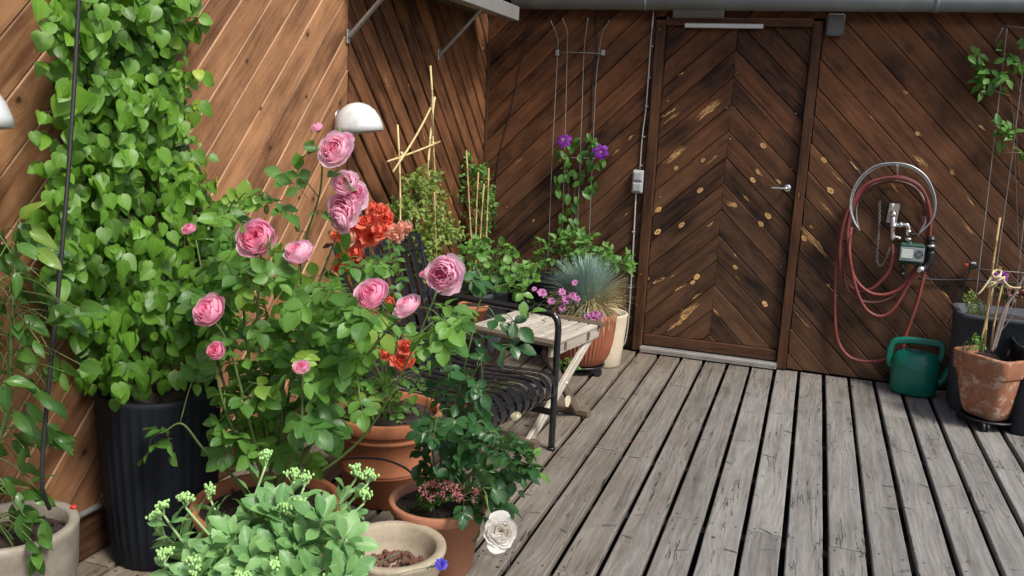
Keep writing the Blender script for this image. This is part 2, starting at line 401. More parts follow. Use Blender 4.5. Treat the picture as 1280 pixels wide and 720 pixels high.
M['pebble'] = simple('clay_pebbles', (.13, .060, .042), .85, 0, .35, 60)
M['cane'] = simple('bamboo_cane', (.44, .29, .12), .55, 0, .25, 25)
M['canepale'] = simple('pale_split_cane', (.62, .50, .24), .55, 0, .15, 25)
M['stem'] = simple('green_stem', (.11, .17, .045), .55, 0, .3, 30)
M['stemwood'] = simple('woody_stem', (.13, .085, .05), .75, 0, .3, 40)
M['greybark'] = simple('grey_twig_bark', (.24, .19, .16), .8, 0, .3, 50)
M['twine'] = simple('raffia_twine', (.68, .60, .36), .7)
M['redtag'] = simple('red_clip', (.6, .04, .04), .5)
def planter_mat(name, col):
    N = NT(name); o = N.obj(); nz = N.noise(o, 30, 4)
    c = N.mix(N.rng(nz, .3, .7, 0, .5), (*col, 1), (*[q*1.6 for q in col], 1))
    return N.done(N.bsdf(Base_Color=c, Roughness=.62, Specular_IOR_Level=.3, Normal=N.bump(N.noise(o, 120, 3), .15, .003)))
M['navy'] = planter_mat('dark_navy_resin', (.007, .010, .015))
M['slate'] = planter_mat('slate_grey_resin', (.045, .052, .062))
M['lf_climb'] = leafmat('climber_leaf', (.020, .075, .008), (.185, .385, .038), yellow=(.42, .50, .05), rough=.38, trans=.30)
M['lf_rose'] = leafmat('rose_leaf', (.030, .105, .022), (.165, .345, .058), yellow=(.36, .52, .07), rough=.38, trans=.33, vein=.25)
M['lf_dark'] = leafmat('dark_rose_leaf', (.014, .060, .020), (.060, .160, .045), yellow=(.17, .33, .06), rough=.24, vein=.25)
M['lf_mid'] = leafmat('mid_leaf', (.035, .115, .022), (.145, .32, .055), yellow=(.24, .34, .05))
M['lf_citrus'] = leafmat('citrus_leaf', (.022, .080, .018), (.105, .235, .038), yellow=(.26, .36, .05), rough=.28)
M['lf_sedum'] = leafmat('sedum_leaf', (.062, .180, .055), (.24, .435, .155), rough=.40, vein=.18, trans=.18, side=5)
M['lf_yel'] = leafmat('yellowgreen_leaf', (.10, .17, .03), (.26, .34, .07))
M['lf_blue'] = leafmat('cornflower_leaf', (.12, .19, .10), (.22, .32, .17))
M['bud'] = simple('green_buds', (.34, .56, .20), .6, 0, .25, 60)
M['pedicel'] = simple('pale_green_stalk', (.30, .46, .20), .6, 0, .15, 40)
M['petal'] = petalmat('petals')
M['bract'] = simple('yellow_stamens', (.65, .55, .25), .6)
def blade_mat():
    N = NT('grass_blade'); uv = N.sep(N.uv()); r = N.rnd()
    c = N.mix(N.rng(N.m('ADD', r[1], N.m('MULTIPLY', r[0], .3)), .55, .75), (.30, .44, .38, 1), (.62, .50, .25, 1))
    c = N.mix(N.m('MULTIPLY', r[0], .4), c, (.14, .24, .17, 1))
    return N.done(N.bsdf(Base_Color=c, Roughness=.55))
M['blade'] = blade_mat()
# ================================================================== SETTING
def clip_half(poly, nx, ny, c, keep_ge):
    out = []
    for i in range(len(poly)):
        p, q = poly[i], poly[(i+1) % len(poly)]
        dp = p[0]*nx+p[1]*ny-c; dq = q[0]*nx+q[1]*ny-c
        if not keep_ge: dp, dq = -dp, -dq
        if dp >= 0: out.append(p)
        if (dp >= 0) != (dq >= 0):
            t = dp/(dp-dq); out.append((p[0]+(q[0]-p[0])*t, p[1]+(q[1]-p[1])*t))
    return out
def clad(mb, poly, ang, pitch, gap, th, to3, phase=0.0, m=0, bev=.004, skip=None):
    """diagonal boards: strips at angle ang (deg) clipped to poly, each board its own solid"""
    a = math.radians(ang); ux, uy = math.cos(a), math.sin(a); nx, ny = -uy, ux
    ns = [p[0]*nx+p[1]*ny for p in poly]
    k0 = math.floor((min(ns)-phase)/pitch)-1; k1 = math.ceil((max(ns)-phase)/pitch)+1
    for k in range(k0, k1):
        lo = phase+k*pitch+gap/2; hi = phase+(k+1)*pitch-gap/2
        P = clip_half(clip_half(list(poly), nx, ny, lo, True), nx, ny, hi, False)
        if len(P) < 3: continue
        ar = abs(sum(P[i][0]*P[(i+1) % len(P)][1]-P[(i+1) % len(P)][0]*P[i][1] for i in range(len(P))))/2
        if ar < 2e-4: continue
        Q = []
        for p in P:      # chamfered face: pull in only across the board
            n = p[0]*nx+p[1]*ny
            dn = bev if n < lo+1e-5 else (-bev if n > hi-1e-5 else 0)
            Q.append((p[0]+nx*dn, p[1]+ny*dn))
        col = (random.random(), random.random(), random.random()); tj = th+random.uniform(-.0012, .0012)
        uvf = lambda p: (p[0]*ux+p[1]*uy, p[0]*nx+p[1]*ny-lo)
        b = len(mb.v); L = len(P)
        mb.v.extend([tuple(to3(*p, 0)) for p in P]+[tuple(to3(*p, tj-bev)) for p in P]+[tuple(to3(*p, tj)) for p in Q])
        up = [uvf(p) for p in P]; uq = [uvf(p) for p in Q]
        def addf(idx, uu):
            mb.face(idx, uu, col, m, False)
        addf([b+2*L+i for i in range(L)], uq)
        for i in range(L):
            j = (i+1) % L
            addf([b+L+i, b+L+j, b+2*L+j, b+2*L+i], [up[i], up[j], uq[j], uq[i]])
            addf([b+i, b+j, b+L+j, b+L+i], [up[i], up[j], up[j], up[i]])
toB = lambda off: (lambda s, t, d: Vector((s, WY+off-d, t)))
toL = lambda off: (lambda s, t, d: Vector((WX-off+d, s, t)))

# ---- ground below the deck and the deck itself
g = MB(); g.poly([(-40, -40, -.20), (40, -40, -.20), (40, 40, -.20), (-40, 40, -.20)])
tag(g.build('ground', M['ground']), kind='structure')
d = MB(); x0 = .038+.157*.0
PIT = .157; k = -16
nailmb = []
joists = [-.9+.62*i for i in range(13)]
for k in range(-15, 13):
    xc = .038+PIT*(k+.5)
    cutl = max(0, WX+.006-(xc-.07))
    if cutl > .12: continue
    ys = [-1.0]; y = -1.0+random.uniform(.3, 2.4)
    while y < 5.6:
        jy = min(joists, key=lambda q: abs(q-y))
        if jy > 5.3: break
        
        if jy-ys[-1] > .9: ys.append(jy)
        y = jy+random.choice([2.48, 3.1, 3.72])
    yend = 6.022 if xc < -1.12 or xc > -.05 else 5.99
    yend += random.uniform(-.012, .006)
    ys.append(yend)
    w = .1340+random.uniform(-.0025, .0025)-cutl; xc += cutl/2
    for a, b in zip(ys[:-1], ys[1:]):
        L = b-a-.003; zc = -.014+random.uniform(-.0015, .0015)
        # long boards are cut into short rows so the edges can wander a little
        col = (random.random(), random.random(), random.random())
        nseg = max(2, int(L/.25)); rows = []; sec = [(-.5, -.014), (-.5, .0095), (-.47, .014), (-.2, .0128), (.2, .0128), (.47, .014), (.5, .0095), (.5, -.014)]
        sh = random.uniform(-.0015, .0015); tilt = random.uniform(-.008, .008)
        for i in range(nseg+1):
            yy = a+.0015+L*i/nseg; wob = random.uniform(-.0009, .0009)
            rows.append([(xc+sh+wob+sx*w, yy, zc+sz+tilt*sx*w) for sx, sz in sec])
        bb = len(d.v); n = len(sec)
        for row in rows: d.v.extend(row)
        arc = [s[0]*w for s in sec]
        for i in range(nseg):
            u0 = L*i/nseg; u1 = L*(i+1)/nseg
            for j in range(n-1):
                d.face([bb+i*n+j, bb+i*n+j+1, bb+(i+1)*n+j+1, bb+(i+1)*n+j][::-1], [(u0, arc[j]), (u0, arc[j+1]), (u1, arc[j+1]), (u1, arc[j])][::-1], col, 0, False)
        d.face([bb+j for j in range(n)], [(0, arc[j]) for j in range(n)], col, 0, False)
        d.face([bb+nseg*n+j for j in range(n)][::-1], [(L, arc[j]) for j in range(n)][::-1], col, 0, False)
        for jy in joists+[a+.03, b-.03]:
            if a+.02 < jy < b-.02:
                for sx in (-.043, .043):
                    cx, cy = xc+sx+random.uniform(-.006, .006), jy+random.uniform(-.012, .012); r = .0046
                    d.poly([(cx+r*math.cos(q*PI/4), cy+r*math.sin(q*PI/4), zc+.0146) for q in range(8)], None, (.5, .5, .5), 1)
for jy in joists: d.box((-.2, jy, -.095), (4.6, .05, .12), m=2)
tag(d.build('deck', [M['deck'], M['nail'], M['ground']]), kind='structure')

# ================================================================== LEFT WALL
SEAM = 4.045
lw = empty('wooden_wall', (WX, 3.0, 0), 'long slatted side wall, orange brown behind the climber, reddish with dark gaps near the corner', 'wall')
def P(mb, name, mat, par, **k): return mb.build(name, mat, par, local=False)
m1 = MB(); clad(m1, [(-1.2, .172), (SEAM-.003, .172), (SEAM-.003, 3.2), (-1.2, 3.2)], 46, .130, .0035, .02, toL(.02), phase=.03)
P(m1, 'bleached_cladding', M['wall_light'], lw)
m1 = MB(); clad(m1, [(SEAM+.004, .172), (WY-.02, .172), (WY-.02, 2.32), (SEAM+.004, 2.32)], -46, .125, .016, .024, toL(.02), phase=.02, bev=.005)
clad(m1, [(SEAM+.004, 2.32), (WY+.3, 2.32), (WY+.3, 3.2), (SEAM+.004, 3.2)], -46, .125, .016, .024, toL(.02), phase=.02, bev=.005)
P(m1, 'gapped_cladding', M['wall_red'], lw)
m1 = MB(); m1.box((WX-.05, 2.4, 1.5), (.05, 7.6, 3.3)); P(m1, 'backing', M['gapdark'], lw)
m1 = MB(); m1.box((WX+.010, 2.4, .085), (.024, 7.2, .165), bev=.004); P(m1, 'base_board', M['door'], lw)
m1 = MB(); m1.tube([(WX+.034, -1, .182), (WX+.034, 4.1, .182)], .012, 10); P(m1, 'base_pipe', M['wire'], lw)
m1 = MB(); m1.box((WX+.012, WY-.012, 1.18), (.022, .022, 2.2), bev=.004); P(m1, 'corner_batten', M['frame'], lw)

# ================================================================== BACK WALL, DOOR
bw = empty('wooden_wall', (-.58, WY, 0), 'dark brown stained end wall of slanting boards with a chevron boarded door in its middle', 'wall')
m1 = MB()
clad(m1, [(WX+.004, .012), (-1.112, .012), (-1.112, 2.36), (WX+.004, 2.36)], 45, .124, .003, .02, toB(.02), phase=.01)
clad(m1, [(-1.112, 2.295), (-.044, 2.295), (-.044, 2.36), (-1.112, 2.36)], 45, .124, .003, .02, toB(.02), phase=.01)
clad(m1, [(-.044, .012), (2.6, .012), (2.6, 2.36), (-.044, 2.36)], -45, .124, .003, .02, toB(.02), phase=.05)
P(m1, 'cladding', M['wall_dark'], bw)
m1 = MB(); m1.box((-.0, WY+.06, 1.4), (5.2, .05, 3.2)); P(m1, 'backing', M['gapdark'], bw)
m1 = MB()
m1.box((-1.069, WY-.012, 1.140), (.068, .055, 2.26), bev=.005); m1.box((-.082, WY-.012, 1.140), (.062, .055, 2.26), bev=.005)
m1.box((-.575, WY-.014, 2.262), (.925, .050, .052), bev=.004)
P(m1, 'door_frame', M['frame'], bw)
m1 = MB(); m1.box((-.575, WY-.030, .028), (.93, .07, .040), bev=.004); m1.box((-.575, WY-.068, .040), (.93, .010, .018), bev=.002)
P(m1, 'threshold', M['alu'], bw)
# door leaf: two halves of boards meeting at the middle seam
dm = MB(); XS = -.573
dph = (2.093-(-XS)*0)  # seam height of one joint
def ph(ang, s, t):
    a = math.radians(ang); return -math.sin(a)*s+math.cos(a)*t
clad(dm, [(-1.030, .135), (XS-.0015, .135), (XS-.0015, 2.233), (-1.030, 2.233)], 43.5, .1262, .003, .018, toB(.018), phase=ph(43.5, XS, 2.093))
clad(dm, [(XS+.0015, .135), (-.117, .135), (-.117, 2.233), (XS+.0015, 2.233)], -43.5, .1262, .003, .018, toB(.018), phase=ph(-43.5, XS, 2.093))
door = P(dm, 'door', M['door'], bw)
m1 = MB(); m1.box((-.5735, WY-.004, .094), (.912, .034, .074), bev=.005); o = m1.build('bottom_rail', M['frame'], door)
h = MB(); hc = Vector((-.162, WY, 1.222))
h.lathe([(0, .012), (.022, .012), (.025, .008), (.025, 0)], (0, 0, 0), 20)
h.v = [tuple(hc+Vector((x, -z, y))) for x, y, z in h.v]
h.tube(spline([hc+Vector((0, -.008, 0)), hc+Vector((0, -.045, 0)), hc+Vector((-.02, -.055, 0)), hc+Vector((-.11, -.052, -.002))], 5), .008, 8)
h.build('handle', M['chrome'], door)
h = MB()
h.box((-.662, WY-.040, 2.236), (.50, .030, .030), bev=.004); h.build('closer_rail', M['alu'], door)
h = MB()
for (s, t) in ((-.99, .5), (-.99, 1.1), (-.99, 1.75), (-.15, 1.95), (-.145, 1.6), (-.15, 1.35), (-.15, .7), (-.6, 2.2), (-.55, 1.95), (-.55, 1.72), (-.16, 1.7), (-.60, 1.72), (-.98, 1.98), (-.56, 1.52)):
    h.ball((s, WY-.0015, t), .0042, 6, 4)
h.build('screw', M['screw'], door)
m1 = MB(); m1.box((-.833, WY-.03, 2.312), (.33, .05, .062), bev=.006); P(m1, 'closer_box', M['darkgrey'], bw)
m1 = MB(); m1.box((.020, WY-.035, 2.250), (.108, .06, .135), bev=.012)
m1.box((.020, WY-.066, 2.190), (.070, .012, .012), bev=.003); P(m1, 'wall_sensor', M['darkgrey'], bw)
# bleached splinters and torn knots where the stain has gone (photo positions)
sp = MB()
def splinter(px, py, ln, wd, ang, teeth=3):
    """a worn place: a sheaf of thin bleached streaks lying along the grain"""
    c = at(px, py, WY-.0016); a = math.radians(ang); ux = Vector((math.cos(a), 0, math.sin(a))); un = Vector((-math.sin(a), 0, math.cos(a)))
    wd *= 1.7; ln *= 1.35; ns = max(3, int(wd/.0042)); tone = random.uniform(.4, 1)
    for q in range(ns):
        f = (q+.5)/ns-.5; l2 = ln*random.uniform(.25, .95)*(1-abs(f)*.8); x0 = ln*random.uniform(-.22, .22); w2 = wd/ns*random.uniform(.5, 1.5); n = 9; top, bot = [], []
        ph_ = random.random()*6
        for i in range(n+1):
            t = i/n; e = math.sin(PI*t)**.6*random.uniform(.6, 1.1); x = x0+(t-.5)*l2; y = f*wd*(1-.4*abs(t-.5))+.0012*math.sin(t*7+ph_)-.00015*q
            top.append(c+ux*x+un*(y+w2*e*.5)-Vector((0, .00008*q, 0))); bot.append(c+ux*x+un*(y-w2*e*.5)-Vector((0, .00008*q, 0)))
        tn = min(1, max(0, tone*.5+random.random()*.6))
        for i in range(n):
            sp.poly([bot[i], bot[i+1], top[i+1], top[i]], [(i/n*ln, 0), ((i+1)/n*ln, 0), ((i+1)/n*ln, wd), (i/n*ln, wd)], (tn, .5, .5))
A1, A2 = 43.5, -44
for q in ((842, 195, .20, .026, A1), (884, 138, .17, .03, A1), (852, 92, .06, .007, A1), (842, 145, .12, .012, A1), (838, 140, .10, .010, A1), (862, 388, .16, .030, A1), (845, 405, .14, .016, A1),
          (853, 401, .12, .012, A1), (850, 360, .10, .008, A1), (886, 282, .08, .008, A1), (826, 350, .05, .008, A1), (868, 372, .08, .010, A1), (890, 200, .10, .008, A1), (820, 352, .07, .01, A1),
          (1016, 300, .24, .026, A2), (1034, 262, .13, .010, A2), (1150, 201, .10, .020, A2), (1190, 215, .05, .016, A2), (1038, 360, .10, .008, A2), (1070, 210, .12, .006, A2), (1045, 220, .10, .005, A2),
          (1003, 400, .20, .008, A2), (1118, 235, .08, .010, A2), (1212, 250, .13, .010, A2), (1185, 372, .14, .006, A2), (948, 215, .07, .014, A2), (974, 228, .06, .012, A2), (912, 255, .05, .016, A2), (920, 320, .05, .006, A2),
          (1132, 115, .04, .012, A2), (1148, 168, .03, .008, A2), (1228, 160, .05, .008, A2), (700, 200, .05, .007, 44), (770, 190, .06, .008, 44), (788, 172, .04, .008, 44), (722, 175, .06, .005, 44), (650, 200, .06, .005, 44)):
    splinter(*q)
for q in ((879, 200), (845, 210), (875, 238), (823, 262), (852, 281), (941, 225), (960, 270), (951, 280), (919, 334), (956, 380), (822, 290), (871, 346), (918, 256), (1005, 298), (1147, 167), (1030, 200), (1038, 238), (954, 182), (866, 353), (855, 396)):
    c = at(q[0], q[1], WY-.0017); r = random.uniform(.011, .017); rr = [random.uniform(.86, 1.12) for _ in range(14)]; tn = random.uniform(.5, 1)
    aa = math.radians(43.5 if q[0] < 905 else -44); ux = Vector((math.cos(aa), 0, math.sin(aa))); un = Vector((-math.sin(aa), 0, math.cos(aa)))
    for k_, (sc_, tt) in enumerate(((1.0, tn), (.30, tn*.5), (.14, .02))):
        cc = c-Vector((0, .0003*k_, 0))+ux*r*.15*k_
        sp.poly([cc+ux*(r*1.55*sc_*rr[i]*math.cos(i*PI/7))+un*(r*sc_*rr[i]*math.sin(i*PI/7)) for i in range(14)], [(.1*math.cos(i), .1*math.sin(i)) for i in range(14)], (tt, .5, .5))
N = NT('bare_wood'); o_ = N.obj(); a_ = N.noise(N.vec(N.m('MULTIPLY', N.sep(o_)[0], 90), 0, N.m('MULTIPLY', N.sep(o_)[2], 90)), 1, 5, .7)
r_ = N.rnd()
M['bare'] = N.done(N.bsdf(Base_Color=N.mix(N.rng(a_, .38, .55), N.mix(r_[0], (.07, .03, .012, 1), (.30, .15, .045, 1)), N.mix(r_[0], (.26, .12, .04, 1), (.86, .52, .20, 1))), Roughness=.7))
P(sp, 'bare_patches', M['bare'], bw)
# eave, carried on out of view for its shading, and gutter above the back wall
ev = MB(); ev.box((.1, WY-.04, 2.445), (5.0, .08, .05), bev=.004); ev.box((.1, WY+.2, 2.60), (5.0, .5, .26)); P(ev, 'eave', M['gapdark'], bw)
gt = MB(); gy = WY-.16
gz = 2.388
gt.tube([(-2.06, gy, gz), (.35, gy, gz), (2.6, gy, gz)], .072, 20)
gt.tube([(.55, gy, gz), (.575, gy, gz)], .076, 20); gt.tube([(-1.16, gy, gz), (-1.145, gy, gz)], .076, 20)
P(gt, 'gutter', M['gutter'], bw)

# ================================================================== AWNING over the left wall
aw = empty('awning', (WX, 4.6, 2.2), 'shallow canopy with a pale metal edge held by two slanting struts above the side wall', 'awning')
AX, AZ, AE = -2.0, 2.225, 5.74
m1 = MB(); m1.box(((WX+AX)/2, (3.95+AE)/2, AZ+.055), (AX-WX-.005, AE-3.95, .02)); P(m1, 'canopy_board', M['darkgrey'], aw)
m1 = MB(); m1.box((AX+.012, (3.95+AE)/2, AZ+.045), (.022, AE-3.95, .09), bev=.003); m1.box((AX-.03, (3.95+AE)/2, AZ+.006), (.06, AE-3.95, .012), bev=.002)
P(m1, 'edge_profile', M['alu'], aw)
for y in (4.03, 5.16):
    m1 = MB(); m1.tube([(WX+.015, y, 1.955), (AX-.012, y, AZ+.01)], .01, sq=(.030, .016))
    m1.box((WX+.008, y, 1.955), (.008, .03, .07), bev=.002); m1.ball((AX-.010, y, AZ+.006), .010, 8, 5)
    P(m1, 'strut', M['galv'], aw)

# ================================================================== WALL LAMPS
def wall_lamp(c, label, rz):
    e = empty('wall_lamp', c, label, 'lamp', 'white dome lamps on the side wall')
    m1 = MB(); prof = [(.003, .150), (.035, .145), (.066, .130), (.093, .104), (.112, .068), (.122, .030), (.125, 0)]
    inner = [(.122, 0), (.118, .030), (.108, .066), (.089, .100), (.062, .126), (.003, .145)]
    m1.lathe(prof+inner, (0, 0, 0), 40); sh = m1.build('lamp_shade', M['lampwhite'], e); sh.rotation_euler = rz
    m1 = MB(); m1.lathe([(0, 0), (.03, .001), (.034, .03), (.03, .07), (0, .09)], (0, 0, .03), 20); m1.build('bulb', M['lampwhite'], e)
    m1 = MB(); m1.tube([(-.115, 0, .07), (-.06, 0, .09)], .014, 10); m1.tube([(-.128, 0, .07), (-.112, 0, .07)], .04, 18); m1.build('wall_bracket', M['galv'], e)
    return e
lc = onx(449, 166, WX+.115); wall_lamp(lc, 'small white dome lamp on the side wall just above the tallest pink roses', (0, math.radians(-9), 0))
lc2 = onx(-46, 162, WX+.10); wall_lamp(lc2, 'white dome lamp cut off at the left border of the picture, beside the climber', (0, math.radians(-6), 0))

# ================================================================== DETAILS ON THE BACK WALL
def B2(px, py, off=.03): return at(px, py, WY-off)
# trellis of four rods
tr = empty('wall_trellis', B2(722, 290), 'thin four-rod metal trellis with outward curling tips on the dark wall beside the cable', 'trellis')
rods = [[(686, 300), (690, 200), (697, 66), (696, 45), (688, 25)], [(702, 312), (706, 180), (709, 66), (709, 40), (703, 22)], [(721, 300), (727, 150), (730, 66), (735, 22)], [(736, 300), (744, 120), (749, 66), (753, 42), (762, 25)]]
for r in rods:
    b = r[0]; pts = [B2(b[0]-4, b[1]+40)]+[B2(*p) for p in r]
    m1 = MB(); m1.tube(spline(pts, 8), .0030, 6); P(m1, 'rod', M['wire'], tr)
m1 = MB(); m1.tube([B2(697, 66, .034), B2(709, 65, .034), B2(753, 67, .034)], .003, 6); P(m1, 'crossbar', M['wire'], tr)
m1 = MB(); m1.tube([B2(689, 196, .034), B2(743, 198, .034)], .003, 6); P(m1, 'crossbar', M['wire'], tr)
for p in ((697, 66), (754, 66)):
    m1 = MB(); c = B2(*p, .017); m1.box(c, (.026, .034, .042), bev=.004); P(m1, 'wall_fixing', M['galv'], tr)
m1 = MB(); m1.tube(spline([B2(747, 12, .008), B2(745, 60, .008), B2(741, 100, .008), B2(739, 160, .008)], 6), .0045, 6)
tag(m1.build('dark_cable', M['darkwire']), 'short black cable running down the wall behind the rightmost rod of the four-rod trellis', 'cable')
m1 = MB(); m1.tube(spline([B2(663, 14, .006), B2(656, 50, .006), B2(640, 130, .006), B2(622, 205, .006), B2(616, 290, .006)], 6), .0028, 6)
tag(m1.build('dark_cable', M['darkwire']), 'thin black cable slanting down the dark wall between the corner and the four-rod trellis', 'cable')
# electrical box with white cable
e = empty('switch_box', B2(797, 226, 0), 'grey double socket box on the dark wall left of the door', 'socket box')
c = B2(797.5, 227, .022)
m1 = MB(); m1.box(c, (.078, .040, .160), bev=.008); P(m1, 'box_body', M['greyplastic'], e)
for dz in (-.038, .038):
    m1 = MB(); m1.box(c+Vector((0, -.024, dz)), (.068, .012, .066), bev=.006); m1.box(c+Vector((0, -.031, dz)), (.05, .006, .05), bev=.003); P(m1, 'flap', M['greyplastic'], e)
cb = empty('white_cable', B2(797, 210, 0), 'thin white cable clipped to the wall above and below the grey socket box', 'cable')
m1 = MB()
m1.tube(spline([B2(817, 14, .012), B2(813, 60, .012), B2(808, 130, .012), B2(803, 170, .012), B2(800, 211, .012)], 8), .0045, 8)
m1.tube(spline([B2(795, 240, .012), B2(792, 300, .012), B2(789, 350, .012), B2(786, 395, .012), B2(783, 420, .012), B2(779, 431, .014), B2(770, 433, .02)], 8), .0055, 8)
P(m1, 'cable_run', M['whitecable'], cb)
for p in ((815, 58), (811.5, 97), (808.5, 133), (805, 171), (801.5, 207), (792, 290), (790, 330), (788, 360)):
    m1 = MB(); m1.box(B2(*p, .012), (.022, .016, .012), bev=.003); P(m1, 'cable_clip', M['greyplastic'], cb)

# right trellis
t2 = empty('wire_trellis', B2(1245, 340), 'tall wire grid trellis for a young climber at the right end of the dark wall', 'trellis')
for r in ([(1259, 34), (1241, 190), (1218, 385)], [(1280, 75), (1266, 188), (1244, 345), (1236, 400)], [(1300, 80), (1289, 190), (1275, 320), (1268, 390)]):
    m1 = MB(); m1.tube(spline([B2(*p, .035) for p in r], 6), .0032, 6); P(m1, 'rod', M['wire'], t2)
for a, b in (((1241, 190), (1300, 192)), ((1222, 336), (1290, 342)), ((1254, 32), (1310, 38)), ((1254, 34), (1244, 54))):
    m1 = MB(); m1.tube([B2(*a, .038), B2(*b, .038)], .0026, 6); P(m1, 'crossbar', M['wire'], t2)
# drip line
dl = empty('drip_line', B2(1180, 349), 'black irrigation tube running along the wall from the water tap to the slate planter', 'tube')
m1 = MB(); m1.tube(spline([B2(1148, 348, .03), B2(1175, 350, .02), B2(1215, 350, .02), B2(1240, 352, .03), B2(1290, 356, .03)], 6), .007, 8)
m1.tube(spline([B2(1213, 335, .03), B2(1200, 375, .03), B2(1186, 405, .03), B2(1200, 425, .03)], 8), .004, 6); P(m1, 'tube', M['darkwire'], dl)
m1 = MB(); m1.box(B2(1216, 333, .035), (.045, .03, .03), bev=.004); P(m1, 'fitting', M['black'], dl)
m1 = MB(); m1.box(B2(1208, 331, .045), (.022, .012, .014), bev=.003); P(m1, 'fitting', M['redtag'], dl)
m1 = MB(); m1.box(B2(1217, 329, .052), (.028, .008, .014), bev=.003); P(m1, 'fitting', M['greyplastic'], dl)

# ---- hose hanger
def Z7(x, y, off=.05): return B2(1020+x/2.4, 180+y/2.4, off)
hh = empty('hose_hanger', B2(1117, 215), 'galvanised crescent hose hanger screwed to the dark wall right of the door', 'hose hanger')
outer = [(128, 255), (112, 228), (102, 190), (108, 145), (135, 98), (180, 65), (238, 57), (290, 68), (332, 100), (355, 150), (358, 195), (345, 232), (308, 270)]
inner = [(128, 255), (122, 225), (122, 190), (136, 150), (165, 125), (205, 113), (243, 112), (285, 122), (315, 150), (330, 190), (328, 232), (308, 270)]
for offs in (.13, .12):
    m1 = MB(); m1.tube(spline([Z7(x, y, offs) for x, y in (outer if offs > .125 else [(x+ (4 if x > 235 else -4)*-1, y+5) for x, y in outer])], 6), .0055, 8); P(m1, 'outer_hoop', M['galv'], hh)
m1 = MB(); m1.tube(spline([Z7(x, y, .02+.0*x) for x, y in inner], 6), .0055, 8); P(m1, 'inner_hoop', M['galv'], hh)
m1 = MB(); m1.tube([Z7(243, 60, .13), Z7(242, 86, .075), Z7(241, 112, .02)], .009, 8); P(m1, 'bracket', M['galv'], hh)
for (x, y) in ((128, 255), (308, 270)): m1 = MB(); m1.tube([Z7(x, y, .13), Z7(x, y, .02)], .0055, 8); P(m1, 'end_bar', M['galv'], hh)
hs = empty('garden_hose', B2(1100, 300), 'dusty red garden hose coiled over the crescent hanger and hanging down the wall', 'hose')
def hose(name, pts, mat, r=.0105):
    m1 = MB(); m1.tube(spline([Z7(x, y, o) for x, y, o in pts], 8), r, 10); P(m1, name, M[mat], hs)
hose('hose_coil', [(228, 300, .10), (230, 335, .10), (222, 372, .09), (200, 405, .08), (165, 435, .07), (125, 440, .06), (92, 415, .06), (74, 370, .06), (72, 300, .07), (84, 230, .08), (112, 165, .09), (150, 122, .10), (205, 102, .10), (255, 103, .10), (300, 122, .10), (330, 160, .09), (342, 210, .08), (342, 270, .07), (335, 320, .07),
      (315, 360, .07), (285, 400, .08), (250, 435, .08), (205, 452, .08), (160, 445, .08), (125, 415, .07), (105, 370, .07), (95, 300, .07), (98, 230, .07), (120, 165, .08), (165, 118, .08), (230, 98, .08), (290, 112, .08), (326, 150, .08), (336, 215, .06), (330, 290, .05)], 'hose')
hose('hose_coil', [(330, 290, .05), (318, 340, .06), (290, 385, .07), (255, 425, .07), (225, 460, .07), (180, 475, .07), (130, 468, .07), (95, 435, .07), (85, 380, .07), (92, 300, .05), (104, 225, .05), (128, 165, .05), (175, 125, .05), (235, 112, .05), (290, 128, .05), (318, 165, .05), (325, 215, .05)], 'hosedark')
hose('hose_coil', [(106, 250, .05), (100, 320, .09), (112, 400, .09), (130, 460, .09), (155, 500, .09), (190, 517, .09), (222, 505, .09), (250, 470, .09), (275, 425, .09), (300, 385, .10), (316, 375, .11)], 'hose')
hose('hose_end', [(332, 350, .06), (322, 400, .06), (308, 460, .06), (290, 515, .06), (272, 565, .06), (262, 600, .07), (262, 660, .09)], 'hose')
hose('hose_end', [(112, 170, .05), (82, 230, .05), (66, 320, .04), (58, 420, .04), (57, 520, .04), (66, 590, .04), (95, 635, .05), (140, 652, .07), (190, 650, .09), (225, 640, .11)], 'hose')

# ---- tap, timer, valve, chain
tp = empty('garden_tap', B2(1114, 262), 'galvanised wall tap with beige plate and elbow pipe inside the hose hanger', 'tap')
m1 = MB(); m1.box(Z7(231, 208, .012), (.062, .018, .128), bev=.006, rot=Matrix.Rotation(math.radians(4), 3, 'Y')); P(m1, 'wall_plate', M['plate'], tp)
m1 = MB()
m1.tube([Z7(231, 212, .02), Z7(232, 212, .09)], .022, 14); m1.tube([Z7(232, 200, .09), Z7(230, 290, .09)], .0155, 12)
for y in (205, 240, 275): m1.tube([Z7(232, y, .09), Z7(231.6, y+12, .09)], .0215, 6)
m1.tube(spline([Z7(232, 243, .09), Z7(255, 243, .09), Z7(272, 243, .09), Z7(277, 252, .09), Z7(277, 275, .09)], 5), .0145, 12)
m1.tube([Z7(250, 243, .09), Z7(258, 243, .09)], .020, 8); m1.tube([Z7(277, 258, .09), Z7(277, 268, .09)], .020, 10); m1.tube([Z7(277, 280, .09), Z7(277, 292, .09)], .022, 10)
P(m1, 'pipe', M['chrome'], tp)
m1 = MB(); m1.tube([Z7(232, 276, .10), Z7(248, 281, .12)], .006, 8); m1.ball(Z7(250, 282, .122), .009, 8, 6); P(m1, 'tap_lever', M['lampwhite'], tp)
m1 = MB(); m1.tube([Z7(225, 196, .09), Z7(232, 180, .105)], .006, 8); P(m1, 'tap_key', M['lampwhite'], tp)
m1 = MB(); m1.box(Z7(293, 272, .11), (.042, .018, .018), bev=.005); P(m1, 'valve_lever', M['black'], tp)
tm = empty('water_timer', B2(1138, 320), 'dark green water timer with pale display hanging below the tap', 'water timer')
c = Z7(286, 328, .095)
m1 = MB(); m1.box(c, (.150, .060, .130), bev=.014); m1.tube([Z7(277, 292, .095), c], .022, 12); P(m1, 'housing', M['timer'], tm)
